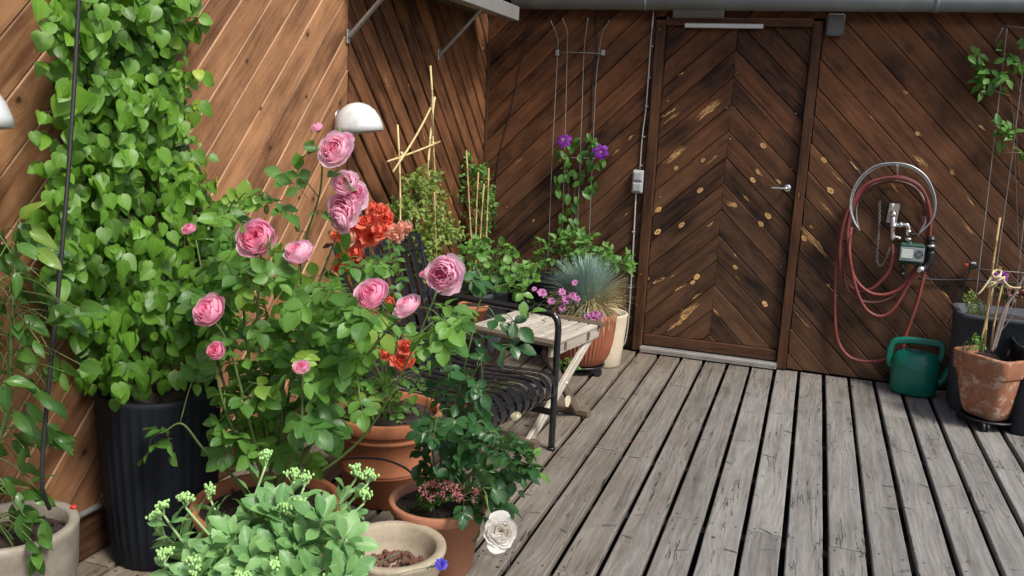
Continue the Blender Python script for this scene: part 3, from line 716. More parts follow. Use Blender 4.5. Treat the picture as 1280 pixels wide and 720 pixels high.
m1 = MB(); m1.box(c+Vector((0, -.032, -.002)), (.138, .006, .086), bev=.002); P(m1, 'control_face', M['timerface'], tm)
m1 = MB(); m1.box(c+Vector((-.028, -.0365, .0)), (.066, .004, .056), bev=.001); P(m1, 'display', M['lcd'], tm)
m1 = MB()
for k in range(24):
    a, b = 2*PI*k/24, 2*PI*(k+1)/24
    m1.poly([c+Vector((.040+rr*math.cos(q), -.0365, rr*math.sin(q))) for rr, q in ((.018, a), (.018, b), (.024, b), (.024, a))], m=0)
for q in range(4): m1.box(c+Vector((.040+.010*math.cos(q*PI/2), -.037, .010*math.sin(q*PI/2))), (.007, .004, .007), bev=.001)
P(m1, 'button_ring', M['black'], tm)
m1 = MB(); m1.tube([Z7(260, 355, .095), Z7(259, 385, .095)], .011, 10); m1.tube([Z7(259, 385, .095), Z7(259, 396, .095)], .015, 10); P(m1, 'outlet', M['black'], tm)
vl = empty('hose_valve', B2(1160, 325), 'black hose filter with a shiny metal ball beside the water timer', 'valve')
m1 = MB(); m1.tube([Z7(346, 276, .09), Z7(344, 330, .09)], .021, 14); m1.tube(spline([Z7(344, 322, .09), Z7(342, 348, .09), Z7(333, 366, .09), Z7(316, 378, .10)], 5), .024, 14)
m1.tube([Z7(346, 283, .09), Z7(346, 290, .09)], .025, 14); P(m1, 'valve_body', M['black'], vl)
m1 = MB(); m1.tube([Z7(345.3, 302, .09), Z7(345, 309, .09)], .0225, 14); P(m1, 'collar', M['alu'], vl)
m1 = MB(); m1.ball(Z7(313, 377, .115), .028, 18, 12); P(m1, 'metal_ball', M['chrome'], vl)
m1 = MB(); pts = spline([Z7(191, 172, .02), Z7(190, 230, .02), Z7(186, 300, .02), Z7(183, 350, .02), Z7(195, 366, .03), Z7(210, 345, .05), Z7(222, 310, .08)], 8)
def resample(pts, step):
    out = [pts[0]]; acc = 0
    for a, b in zip(pts[:-1], pts[1:]):
        L = (b-a).length; t = step-acc
        while t < L: out.append(a+(b-a)*(t/L)); t += step
        acc = (acc+L) % step
    return out
cp = resample(pts, .0145)
for i in range(len(cp)-1):
    a, b = cp[i], cp[i+1]; t = (b-a).normalized(); s = Vector((0, 1, 0)) if i % 2 else t.cross(Vector((0, 1, 0))).normalized()
    if i % 2 == 0: pass
    ring = []; cc = (a+b)/2
    for q in range(13):
        an = 2*PI*q/12; ring.append(cc+t*math.cos(an)*.0105+s*math.sin(an)*.0062)
    m1.tube(ring, .0017, 5, cap=False)
tag(m1.build('tap_chain', M['galv']), 'thin metal link chain hanging in a loop left of the wall tap', 'chain')
# ================================================================== WATERING CAN
def superell(a, b, n, k=28, z=0, c=(0, 0)):
    out = []
    for i in range(k):
        t = 2*PI*i/k; ct, st = math.cos(t), math.sin(t)
        out.append(Vector((c[0]+a*math.copysign(abs(ct)**(2/n), ct), c[1]+b*math.copysign(abs(st)**(2/n), st), z)))
    return out
wc = empty('watering_can', (.725, 5.875, 0), 'green plastic watering can standing on the deck under the hose', 'watering can', rz=math.radians(-6))
m1 = MB(); rows = []
for (a, b, z, cx) in ((.105, .090, .004, 0), (.130, .112, .006, 0), (.138, .120, .018, 0), (.141, .124, .08, 0), (.140, .122, .15, 0), (.136, .118, .195, 0), (.128, .094, .218, 0), (.112, .080, .232, 0), (.085, .06, .240, -.006), (.066, .05, .243, -.012), (.060, .044, .243, -.014), (.056, .040, .236, -.014), (.054, .038, .215, -.014)):
    rows.append(superell(a, b, 2.5 if z < .2 else 2.2, 40, z, (cx, 0)))
m1.grid(rows, True); b = len(m1.v); m1.v.append((0, 0, .004)); 
m1.poly([p+Vector((0, 0, 0)) for p in rows[0]][::-1])
m1.v = [(x, y, z*1.12) for x, y, z in m1.v]; m1.build('can_body', M['green'], wc)
m1 = MB(); m1.poly(superell(.053, .037, 2.4, 30, .244, (-.014, 0))); m1.build('filling_hole', M['gapdark'], wc)  # near-black disc closing the opening, stands in for the shade inside
m1 = MB()
m1.tube(spline([(-.118, 0, .13), (-.150, 0, .155), (-.158, 0, .20), (-.156, 0, .245), (-.140, 0, .278), (-.10, 0, .292), (-.04, 0, .300), (.06, 0, .302), (.118, 0, .300), (.136, 0, .285), (.138, 0, .24), (.125, 0, .20)], 6), .01, sq=(.042, .036))
m1.v = [(x, y, z*1.12) for x, y, z in m1.v]; m1.build('handle', M['green'], wc)
m1 = MB(); m1.tube(spline([(.118, .0, .075), (.16, 0, .11), (.185, 0, .17), (.205, 0, .225)], 6), [.034-.0008*i for i in range(19)], 14); m1.build('spout', M['green'], wc)
m1 = MB(); m1.tube([(-.13, 0, .13), (-.10, 0, .10)], .02, 10); m1.build('handle_foot', M['green'], wc)

# ================================================================== POTS
def pot(name, prof, c, mat, label, cat, soilz=None, soilr=None, mod=None, n=56, soilmat='soil', group=None, rimname=None, sx=1, sy=1, rz=0):
    e = empty(name, c, label, cat, group, rz)
    m1 = MB(); m1.lathe(prof, (0, 0, 0), n, mod=mod, sx=sx, sy=sy); m1.build('pot_body', M[mat], e)
    if soilz: soil_disc(e, soilz, soilr, sx, sy)
    return e
def soil_disc(e, z, r, sx=1, sy=1, bits=60):
    m1 = MB(); rows = []
    for i in range(9):
        rr = r*i/8+.0005
        rows.append([Vector((rr*math.cos(2*PI*j/28)*sx, rr*math.sin(2*PI*j/28)*sy, z+random.uniform(-.006, .006)+.01*(1-i/8))) for j in range(28)])
    m1.grid(rows, True)
    for _ in range(bits):
        t = random.random()*2*PI; q = r*math.sqrt(random.random())*.95
        m1.box((q*math.cos(t)*sx, q*math.sin(t)*sy, z+.010), (random.uniform(.008, .022), random.uniform(.004, .01), .005), rot=Matrix.Rotation(random.random()*PI, 3, 'Z') @ Matrix.Rotation(random.uniform(-.5, .5), 3, 'Y'))
    m1.build('soil', M['soil'], e)
def ring_prof(rb, rt, h, rim, rimh, bands=(), wall=.014, lip=0.006):
    """tapered terracotta pot with a rolled rim and raised bands"""
    P_ = [(0, .0), (rb-.012, 0), (rb, .008)]
    R = lambda z: rb+(rt-rb)*z/h
    z = .02
    for bz in sorted(bands):
        P_ += [(R(bz-.010), bz-.010), (R(bz)+.006, bz-.005), (R(bz)+.0065, bz+.004), (R(bz+.009), bz+.009)]
    zr = h-rimh
    P_ += [(R(zr)-.001, zr-.004), (R(zr)+rim*.8, zr), (R(zr)+rim, zr+.006), (rt+rim-.001, h-lip), (rt+rim-lip, h-.001), (rt+rim-wall-.004, h-.001), (rt-wall+.002, h-lip), (rt-wall-.003, h-rimh), (R(h*.5)-wall, h*.5), (0, h*.5)]
    return P_
# gravel pot bottom left
gp = pot('planter_pot', [(0, .0), (.115, 0), (.125, .01), (.150, .12), (.166, .25), (.172, .352), (.174, .366), (.170, .374), (.150, .375), (.143, .367), (.141, .33), (.13, .2), (0, .2)], (-2.085, 1.765, 0), 'concrete', 'pale grey stone look pot holding the glossy leaved plant in the lower left corner', 'flower pot', .325, .143)
m1 = MB(); m1.box((.075, .146, .380), (.018, .014, .010), bev=.003); m1.build('red_clip', M['redtag'], gp)
# tall ribbed dark planter
def ribs(n, a): return lambda t, z, r: a*(1-abs(math.sin(t*n/2)))**1.0 if (r > .1 and .01 < z < .6) else 0
NVC = Vector((-2.085, 2.375, 0))
nv = pot('tall_planter', [(0, .003), (.160, .003), (.165, .015), (.177, .12), (.186, .25), (.195, .42), (.200, .56), (.203, .600), (.203, .612), (.198, .618), (.186, .618), (.182, .60), (.180, .55), (0, .55)], NVC, 'navy', 'tall dark navy ribbed planter against the side wall, filled by the big climber', 'planter', .57, .182, mod=ribs(34, .006), n=204)
# big terracotta with bands
BTC = Vector((-1.585, 3.13, 0))
bt = pot('terracotta_pot', ring_prof(.165, .225, .385, .013, .058, (.145, .155, .30)), BTC, 'terra', 'large smooth terracotta pot with raised bands beside the black chair, holding the orange flowered plant', 'flower pot', .345, .215)
RPC = Vector((-1.600, 2.31, 0))
rp = pot('terracotta_pot', ring_prof(.165, .232, .315, .014, .045, (.12,)), RPC, 'terra', 'wide terracotta pot behind the sedum, holding the tall pink rose', 'flower pot', .272, .22)
STC = Vector((-1.135, 2.665, 0))
st = pot('terracotta_pot', ring_prof(.125, .168, .265, .010, .040, ()), STC, 'terra_s', 'small pale terracotta pot behind the stone bowl, holding the dark leaved rose with white blooms', 'flower pot', .235, .158)
# bowl with clay pebbles
BWC = Vector((-1.150, 2.335, 0))
bwl = pot('stone_bowl', [(0, .03), (.085, .03), (.095, .035), (.13, .09), (.155, .16), (.168, .215), (.173, .228), (.172, .238), (.163, .242), (.145, .240), (.138, .230), (.130, .19), (.112, .14), (0, .13)], BWC, 'stonebowl', 'shallow cream stone bowl with a worn rim, half filled with brown clay pebbles', 'bowl')
m1 = MB()
for i in range(170):
    t = random.random()*2*PI; q = .118*math.sqrt(random.random()); 
    m1.ball((q*math.cos(t), q*math.sin(t), .145+random.uniform(0, .014)+(.118-q)*.10), random.uniform(.0065, .0115), 8, 6, jit=.09)
tag(m1.build('clay_pebbles', M['pebble']), 'heap of brown clay pebbles lying in the cream stone bowl', 'pebbles', kind='stuff').location = BWC
sb = MB(); sb.lathe([(0, .0), (.12, 0), (.125, .02), (.11, .031), (0, .031)], BWC, 32); tag(sb.build('pot_saucer', M['navy']), 'dark plastic saucer under the cream stone bowl', 'saucer')
# square weathered pot on a dolly
SQC = Vector((1.075, 5.385, 0))
def sq_rows(spec, n=4.2, k=64):
    return [superell(a, a, n, k, z) for a, z in spec]
e = empty('square_pot', SQC, 'square weathered terracotta pot with white lime stains at the right, on a wheeled stand', 'flower pot', rz=math.radians(45-90-1))
def sqrow(a, z, k=72, n=7):
    out = []
    for i in range(k):
        t = 2*PI*(i+.5)/k; ct, st_ = math.cos(t), math.sin(t)
        r = (abs(ct)**n+abs(st_)**n)**(-1/n); out.append(Vector((a*r*ct, a*r*st_, z)))
    return out
m1 = MB(); spec = [(.005, .062), (.095, .062), (.103, .068), (.125, .12), (.140, .20), (.152, .275), (.156, .310), (.156, .316), (.165, .320), (.168, .326), (.176, .415), (.175, .424), (.169, .428), (.156, .428), (.151, .420), (.145, .36), (.003, .36)]
m1.grid([sqrow(a, z, n=5 if z < .3 else 8) for a, z in spec], True); m1.build('pot_body', M['terra_old'], e)
m1 = MB(); m1.grid([[v+Vector((0, 0, random.uniform(-.007, .01))) for v in sqrow(a, .385)] for a in (.003, .03, .06, .09, .12, .140)], True)
for _ in range(60): m1.box((random.uniform(-.11, .11), random.uniform(-.11, .11), .397), (random.uniform(.01, .03), .006, .005), rot=Matrix.Rotation(random.random()*PI, 3, 'Z'))
m1.build('soil', M['soil'], e)
def dolly(c, r, label, n=4, z=.058, rz=0):
    e = empty('plant_dolly', c, label, 'wheeled stand', None, rz)
    m1 = MB(); m1.lathe([(0, z-.014), (r-.01, z-.014), (r, z-.010), (r, z), (r-.012, z), (r-.014, z-.006), (0, z-.006)], (0, 0, 0), 40); m1.build('tray', M['black'], e)
    for k in range(n):
        t = 2*PI*(k+.5)/n; cx, cy = (r-.012)*math.cos(t), (r-.012)*math.sin(t); d_ = Vector((-math.sin(t+.6), math.cos(t+.6), 0))
        m1 = MB(); m1.tube([Vector((cx, cy, .026))-d_*.020, Vector((cx, cy, .026))-d_*.004], .026, 16); m1.tube([Vector((cx, cy, .026))+d_*.004, Vector((cx, cy, .026))+d_*.020], .026, 16); m1.tube([Vector((cx, cy, .03)), Vector((cx, cy, z-.01))], .012, 8)
        m1.build('caster', M['black'], e)
    return e
dolly(SQC, .145, 'black wheeled stand under the square weathered terracotta pot', 4, .060, .5)
# fluted pot on a dolly and the cream pot beside it
FLC = Vector((-1.300, 5.33, 0))
fl = pot('fluted_pot', [(0, .062), (.125, .062), (.145, .075), (.172, .13), (.190, .21), (.199, .29), (.203, .365), (.208, .385), (.208, .398), (.200, .402), (.190, .400), (.185, .385), (.180, .34), (0, .34)], FLC, 'terra_fl', 'round fluted terracotta pot on casters, holding the blue grass tuft', 'flower pot', .362, .182,
         mod=lambda t, z, r: (.0045*math.sin(t*46) if .1 < z < .37 and r > .16 else 0), n=276)
dolly(FLC, .150, 'black wheeled stand under the round fluted terracotta pot', 4, .060, .35)
CRC = Vector((-1.215, 5.57, 0))
e = empty('cream_pot', CRC, 'cream glazed pot standing between the fluted terracotta pot and the door', 'flower pot')
m1 = MB(); m1.lathe([(0, 0), (.11, 0), (.118, .01), (.130, .13), (.140, .25), (.146, .34), (.148, .352), (.142, .358), (.132, .356), (.128, .32), (0, .31)], (0, 0, 0), 40); m1.build('pot_body', M['cream'], e); soil_disc(e, .325, .128)
# dark planters in the corner and behind the table
def boxplanter(name, c, w, dpt, h, label, mat, rz=0, ribn=0):
    e = empty(name, c, label, 'planter', None, rz); m1 = MB(); spec = [(.0, .003), (.88, .003), (.90, .012), (.95, h*.5), (1.0, h-.03), (1.03, h-.028), (1.03, h-.004), (1.01, h), (.94, h), (.93, h-.05), (.0, h-.05)]
    rows = []
    for a, z in spec:
        row = []
        for i in range(120):
            t = 2*PI*i/120; n = 6; ct, s_ = math.cos(t), math.sin(t); r = (abs(ct)**n+abs(s_)**n)**(-1/n)
            if ribn and .0 < z < h-.035 and a > .5: r *= 1-.02*(i % 4 == 0)
            row.append(Vector((a*w/2*r*ct+.0001*ct, a*dpt/2*r*s_+.0001*s_, z)))
        rows.append(row)
    m1.grid(rows, True); m1.build('planter_body', M[mat], e)
    m1 = MB(); m1.grid([[Vector((a*w/2*math.cos(2*PI*j/40)*1.05, a*dpt/2*math.sin(2*PI*j/40)*1.05, h-.045+random.uniform(-.005, .008))) for j in range(40)] for a in (.01, .3, .6, .88)], True); m1.build('soil', M['soil'], e)
    return e
PA = Vector((-1.93, 4.86, 0)); boxplanter('dark_planter', PA, .42, .40, .56, 'ribbed slate grey planter behind the black chair, holding the round leaved plant', 'slate', math.radians(-12), 1)
PB = Vector((-1.66, 5.72, 0)); boxplanter('dark_planter', PB, .66, .34, .52, 'low black planter along the dark wall behind the blue grass', 'navy', 0)
PD = Vector((-2.08, 5.45, 0)); boxplanter('dark_planter', PD, .30, .34, .52, 'black planter in the room corner holding the cane supported climbers', 'navy', 0)
PC = Vector((1.19, 5.72, 0)); boxplanter('dark_planter', PC, .62, .40, .60, 'slate grey planter against the dark wall behind the square terracotta pot', 'slate', 0, 1)
PE = Vector((1.30, 5.40, 0)); boxplanter('dark_planter', PE, .30, .30, .50, 'small black planter at the right border, beside the square terracotta pot', 'navy', 0)
# small terracotta pot glimpsed behind the chair arm
SMC = at(590, 418, 4.55); SMC.z = 0
e = pot('terracotta_pot', [(p, z+.40) for p, z in ring_prof(.060, .085, .14, .006, .03)], SMC, 'terra', 'small terracotta pot glimpsed through the leaves behind the chair arm', 'flower pot', .52, .078)
m1 = MB()
m1.lathe([(0, .385), (.10, .385), (.105, .392), (.10, .399), (0, .399)], (0, 0, 0), 24)
for t in (0.3, 2.4, 4.5): m1.tube([(.08*math.cos(t), .08*math.sin(t), .387), (.10*math.cos(t), .10*math.sin(t), .0)], .009, 6)
o = tag(m1.build('plant_stool', M['tabled']), 'small dark stool carrying the terracotta pot behind the chair arm', 'stool'); o.location = SMC

# ================================================================== BLACK CHAIR
TH = math.radians(12)
ch = empty('metal_chair', (-1.083, 3.93, 0), 'black metal armchair with a seat and back of curved flat straps', 'chair', rz=-TH)
CW = .68; SEATZ = .385
for y in (0, -CW):
    m1 = MB()
    m1.tube(spline([(0, y, 0), (0, y, .25), (0, y, .50), (-.001, y, .625), (-.02, y, .668), (-.06, y, .682), (-.30, y, .682), (-.56, y, .682), (-.70, y, .68)], 6), .0165, 14)
    m1.build('arm_loop', M['blackmetal'], ch)
    m1 = MB(); m1.tube([(0, y, 0), (0, y, .014)], .020, 12); m1.build('foot_cap', M['black'], ch)
    m1 = MB(); m1.tube([(-.655, y, 0), (-.655, y, .20), (-.645, y, .40)], .012, 12, sq=(.030, .024)); m1.build('back_leg', M['blackmetal'], ch)
    m1 = MB(); m1.tube([(0, y+(-.012 if y == 0 else .012), .195), (-.655, y+(-.012 if y == 0 else .012), .185)], .012, sq=(.012, .034)); m1.build('side_bar', M['blackmetal'], ch)
m1 = MB()
for y in (-.03, -CW+.03): m1.tube(spline([(-.02, y, .330), (-.2, y, .345), (-.46, y, .335), (-.60, y, .36), (-.66, y, .42), (-.71, y, .60), (-.79, y, .86), (-.81, y, .93)], 6), .012, sq=(.016, .028))
for (x, z) in ((-.045, .330), (-.50, .332), (-.73, .68), (-.80, .91)): m1.tube([(x, 0, z), (x, -CW, z)], .009, 10)
m1.build('seat_frame', M['blackmetal'], ch)
def strap(y):
    pts = []
    for k in range(15):      # front scroll
        a = math.radians(-160+k*(258/14)); pts.append(Vector((-.050+.072*math.cos(a), y, SEATZ+.012-.072+.072*math.sin(a))))
    # scroll goes from underneath, round the front and over the top
    pts += [Vector((x, y, z)) for x, z in ((-.12, .394), (-.20, .386), (-.33, .377), (-.45, .374), (-.54, .382), (-.60, .412), (-.645, .47), (-.68, .56), (-.715, .66), (-.755, .77), (-.790, .87), (-.815, .945), (-.838, .985), (-.866, .990), (-.890, .968))]
    return spline(pts, 3)
N_ST = 10
for k in range(N_ST):
    y = -.035-(CW-.07)*k/(N_ST-1); m1 = MB(); m1.tube(strap(y), .01, sq=(.041, .0055)); m1.build('strap', M['blackmetal'], ch)

# ================================================================== SIDE TABLE
tb = empty('side_table', (-1.012, 4.615, 0), 'weathered grey wooden folding side table with crossed legs between the chair and the fluted pot', 'table', rz=-TH)
TW, TD, TZ = .60, .56, .505
for k in range(9):
    x = -.030-k*(TD-.045)/8.6; m1 = MB(); m1.box((x, -TW/2, TZ-.010), (.047, TW-.13, .018), bev=.003, col=(random.random(), random.random(), random.random())); m1.build('slat', M['table'], tb)
for y in (-.033, -TW+.033):
    m1 = MB(); m1.box((-TD/2, y, TZ-.006), (TD+.02, .062, .026), bev=.006, col=(random.random(), random.random(), random.random())); m1.build('edge_board', M['tabled'], tb)
for x in (-.012, -TD+.012):
    m1 = MB(); m1.box((x-.012, -TW/2, TZ-.050), (.022, TW-.05, .058), bev=.004, col=(random.random(), random.random(), random.random())); m1.build('apron', M['table'], tb)
    for y in (-.17, -.43):
        m1 = MB(); m1.box((x+.001, y, TZ-.045), (.005, .022, .040), bev=.001); m1.build('joint', M['tabled'], tb)
for (xx, a, b) in ((-.04, (-.045, .46), (-.72, .02)), (-.065, (-.56, .46), (-.14, .02)), (-TD+.05, (-.045, .46), (-.72, .02)), (-TD+.075, (-.56, .46), (-.14, .02))):
    m1 = MB(); A_ = Vector((xx, a[0], a[1])); B_ = Vector((xx, b[0], b[1])); dv = (B_-A_); L = dv.length; dv.normalize()
    rot = Matrix(((0, 1, 0), (dv.y, 0, -dv.z), (dv.z, 0, dv.y))); rot = Matrix((Vector((dv.x, 0, 1)), Vector((dv.y, 0, 0)), Vector((dv.z, 0, 0)))) 
    yx = Vector((1, 0, 0)); zx = dv.cross(yx)
    rot = Matrix((dv, yx, zx)).transposed()
    m1.box((A_+B_)/2, (L, .024, .050), rot=rot, bev=.004, col=(random.random(), random.random(), random.random())); m1.build('leg', M['table'] if xx > -.05 and a[0] > -.1 else M['tabled'], tb)
for y in (-.72, -.14):
    m1 = MB(); m1.box((-TD/2, y, .022), (TD+.03, .045, .040), bev=.006, col=(random.random(), random.random(), random.random())); m1.build('foot_rail', M['tabled'], tb)
m1 = MB(); m1.tube([(-.02, -.355, .24), (-.10, -.355, .24)], .010, 10); m1.build('pivot_bolt', M['galv'], tb)
m1 = MB(); m1.tube([(-.02, -.36, .145), (-.012, -.36, .145)], .030, 16); m1.build('glide_disc', M['cream'], tb)

# ================================================================== CANES
def cane(m1, a, b, r=.0045, knots=True):
    a, b = Vector(a), Vector(b); n = max(2, int((b-a).length/.11)); pts, rad = [], []
    bend = Vector((random.uniform(-.012, .012), random.uniform(-.012, .012), 0))
    for i in range(n+1):
        t = i/n; p = a+(b-a)*t+bend*math.sin(t*PI)
        if knots and 0 < i < n:
            for dt, rr in ((-.004, 1), (0, 1.35), (.004, 1)): pts.append(p+(b-a).normalized()*dt); rad.append(r*rr)
        else: pts.append(p); rad.append(r)
    m1.tube(pts, rad, 8)
def canes(label, mat, segs, r=.0045, name='cane'):
    for i, (a, b) in enumerate(segs):
        m1 = MB(); cane(m1, a, b, r); o = m1.build(name, M[mat]); tag(o, label[i] if isinstance(label, list) else label, 'cane')
# pale cane frame tied together over the chair
cf = empty('cane_trellis', onx(540, 330, WX+.12), 'pale crossed canes tied into a small trellis against the reddish boards', 'trellis')
Yc = 5.15
def C5(x, y, dy=0): return onx(x, y, WX+.12+dy)
for (a, b, r) in (((538, 82), (541, 170), .006), ((543, 122), (534, 225), .0065), ((543, 125), (491, 215), .006), ((484, 202), (550, 177), .0055), ((497, 156), (500, 305), .0055), ((541, 170), (548, 312), .004), ((536, 215), (547, 300), .005)):
    m1 = MB(); cane(m1, C5(*a), C5(b[0], b[1], .02), r*1.0); P(m1, 'cane', M['canepale'], cf)
for p in ((542, 124), (501, 193), (540, 180)):
    m1 = MB(); c = C5(*p, -.01)
    for k in range(3): 
        t = random.random()*PI; m1.tube([c+Vector((.014*math.cos(t+q*PI/4), .014*math.sin(q*PI/4), .014*math.sin(t+q*PI/4))) for q in range(9)], .003, 5)
    P(m1, 'twine', M['twine'], cf)
cg = []
for i, (a, b) in enumerate((((583, 188), (592, 330)), ((598, 215), (596, 325)), ((605, 230), (600, 330)), ((611, 210), (606, 322)))):
    A_ = at(a[0], a[1], 5.45+.02*i); B_ = at(b[0], b[1], 5.42+.02*i); A_ = A_+(A_-B_)*.0; B_ = B_+(B_-A_)*.35
    m1 = MB(); cane(m1, A_, B_, .0055); tag(m1.build('bamboo_cane', M['cane']), 'upright bamboo cane in the cluster by the wall corner', 'cane', 'bamboo canes in the corner cluster')
m1 = MB(); cane(m1, C5(543, 240, .1), C5(550, 420, .1), .006); tag(m1.build('bamboo_cane', M['cane']), 'single bamboo cane standing directly behind the back of the black chair', 'cane')
# canes and dead twigs in the square pot
Yq = 5.38
for (a, b, lb) in (((1250, 272), (1230, 438), 'tallest bamboo cane in the square terracotta pot'), ((1244, 345), (1224, 440), 'thin short bamboo cane at the left in the square terracotta pot'), ((1256, 345), (1238, 438), 'bamboo cane tied with raffia next to the bare twigs in the square pot')):
    m1 = MB(); cane(m1, at(*a, Yq-.02), at(b[0], b[1], Yq), .0065 if 'tallest' in lb else .005); tag(m1.build('bamboo_cane', M['cane']), lb, 'cane')
m1 = MB()
for p in ((1246, 342), (1249, 350), (1240, 356)):
    c = at(*p, Yq-.03)
    for k in range(4):
        t = random.random()*PI; m1.tube([c+Vector((.022*math.cos(q*PI/4), .016*math.sin(q*PI/4), .02*math.sin(q*PI/4+t))) for q in range(9)], .0035, 5)
m1.tube(spline([at(1240, 345, Yq-.03), at(1228, 362, Yq-.05), at(1222, 368, Yq-.05)], 4), .005, 6); m1.tube(spline([at(1250, 345, Yq-.03), at(1262, 358, Yq-.03), at(1276, 360, Yq-.03)], 4), .004, 6)
tag(m1.build('raffia_tie', M['twine']), 'pale raffia tie knotted round the canes in the square terracotta pot', 'tie')

# black drip tube looping round the big terracotta pot
m1 = MB(); m1.tube(spline([at(392, 640, 2.85), at(398, 590, 2.84), at(425, 575, 2.83), at(470, 573, 2.82), at(503, 583, 2.84), at(522, 600, 2.86), at(530, 618, 2.80)], 8), .0045, 8)
tag(m1.build('drip_tube', M['darkwire']), 'black irrigation tube curving across the front of the large banded terracotta pot', 'tube')
# ================================================================== LEAVES
def leaf_T(kind, nl=8, fold=.25, droop=.25, wav=.0, width=.62, serr=0.0, lobe=0.0, tip=1.0, peak=.45, curl=0.0):
    cols = (-1, -.55, 0, .55, 1) if nl > 5 else (-1, 0, 1)
    V, F, UV = [], [], []
    def w(t):
        if kind == 'heart': return (math.sin(PI*min(1, t*1.02)**.62))**.75 if t > 0 else 0.0
        if kind == 'obov': return math.sin(PI*t**1.5)**.8
        if kind == 'lance': return math.sin(PI*t**.8)**1.1
        return math.sin(PI*t**(math.log(.5)/math.log(peak)))**.85
    n = nl
    for i in range(n+1):
        t = i/n; ww = max(w(t), .0)*width/2
        if i == n: ww = 0.002
        if i == 0: ww = .02
        if serr and 0 < i < n: ww *= 1+serr*(1 if i % 2 else -1)
        for j, c in enumerate(cols):
            x = ww*c; y = t-lobe*abs(c)**1.5*(1-t)**4*1.0
            if kind == 'heart' and i == 0: x = c*.16*width; y = -lobe*abs(c)
            z = abs(x)*fold - droop*t*t + wav*math.sin(t*7+j)*abs(c) - curl*abs(c)**2*.12*math.sin(PI*t)
            V.append((x, y, z)); 
    m = len(cols)
    for i in range(n):
        for j in range(m-1):
            F.append((i*m+j, i*m+j+1, (i+1)*m+j+1, (i+1)*m+j))
            for (a, b) in ((i, j), (i, j+1), (i+1, j+1), (i+1, j)): UV.append(((cols[b]+1)/2, a/n))
    return np.array(V), F, UV
def variants(*a, n=4, **k):
    out = []
    for i in range(n):
        kk = dict(k); kk['fold'] = k.get('fold', .25)*random.uniform(.4, 1.5); kk['droop'] = k.get('droop', .25)*random.uniform(.3, 1.7); kk['wav'] = k.get('wav', .02)*random.uniform(.4, 1.6)
        kk['width'] = k.get('width', .62)*random.uniform(.9, 1.1)
        out.append(leaf_T(*a, **kk))
    return out
LT = {
 'heart': variants('heart', nl=8, width=.92, lobe=.10, fold=.22, droop=.22, wav=.025, serr=.02),
 'rose': variants('oval', nl=10, width=.66, fold=.22, droop=.16, wav=.015, serr=.035, peak=.47),
 'oval': variants('oval', nl=7, width=.55, fold=.3, droop=.25, wav=.02),
 'long': variants('oval', nl=8, width=.43, fold=.32, droop=.35, wav=.04, peak=.42),
 'round': variants('oval', nl=6, width=.95, fold=.3, droop=.2, wav=.04, peak=.55),
 'sedum': variants('obov', nl=12, width=.46, fold=.42, droop=.20, wav=.03, serr=.06),
 'lance': variants('lance', nl=8, width=.38, fold=.25, droop=.35, wav=.03),
 'small': variants('oval', nl=4, width=.5, fold=.3, droop=.2),
}
def mtx(p, tip, nrm, s):
    y = Vector(tip).normalized(); z = Vector(nrm); z = (z-y*z.dot(y))
    if z.length < 1e-4: z = y.orthogonal()
    z.normalize(); x = y.cross(z)
    return np.array(((x.x*s, y.x*s, z.x*s, p[0]), (x.y*s, y.y*s, z.y*s, p[1]), (x.z*s, y.z*s, z.z*s, p[2]), (0, 0, 0, 1)))
def rv(s=1.0): return Vector((random.gauss(0, s), random.gauss(0, s), random.gauss(0, s)))
class Foliage:
    def __init__(s, kind): s.kind = kind; s.mb = MB(); s.n = 0; s.acc = [[] for _ in LT[kind]]
    def add(s, p, tip, nrm, size, tone=None, yel=None):
        k = random.randrange(len(s.acc)); s.acc[k].append((mtx(p, tip, nrm, size), (random.random() if tone is None else tone, random.random() if yel is None else yel, random.random()))); s.n += 1
    def build(s, name, mat, par, local=False):
        for k, L in enumerate(s.acc):
            if L: s.mb.batch(LT[s.kind][k], [a for a, _ in L], [c for _, c in L])
        return s.mb.build(name, mat, par, local=local)
UP = Vector((0, 0, 1)); CAMD = Vector((.25, -.93, .28))
def compound(F, stem, p, dr, up, ln, leafl=.05, n=5, tone=None, yel=None):
    """rose leaf: stalk with n leaflets"""
    dr = Vector(dr).normalized(); up = (Vector(up)-dr*Vector(up).dot(dr)).normalized(); side = dr.cross(up)
    pts = [p+dr*ln*t-UP*(ln*.22*t*t) for t in (0, .33, .66, 1)]
    stem.tube(pts, [.0011, .001, .0009, .0008], 4, cap=False)
    tone = random.random() if tone is None else tone
    yy = (random.random()*.85 if yel is None else yel)
    d_end = (pts[-1]-pts[-2]).normalized()
    F.add(pts[-1], d_end+rv(.08)-UP*.1, up+rv(.18), leafl*1.08, min(1, max(0, tone+random.uniform(-.15, .15))), yy)
    pairs = (n-1)//2
    for k in range(pairs):
        q = pts[0]+(pts[-1]-pts[0])*(.48+.40*k/max(1, pairs-1) if pairs > 1 else .6)
        for sg in (-1, 1):
            F.add(q, dr*.45+side*sg+rv(.10)-UP*.12, up+side*sg*(-.15)+rv(.2), leafl*random.uniform(.78, .98), min(1, max(0, tone+random.uniform(-.2, .2))), yy)

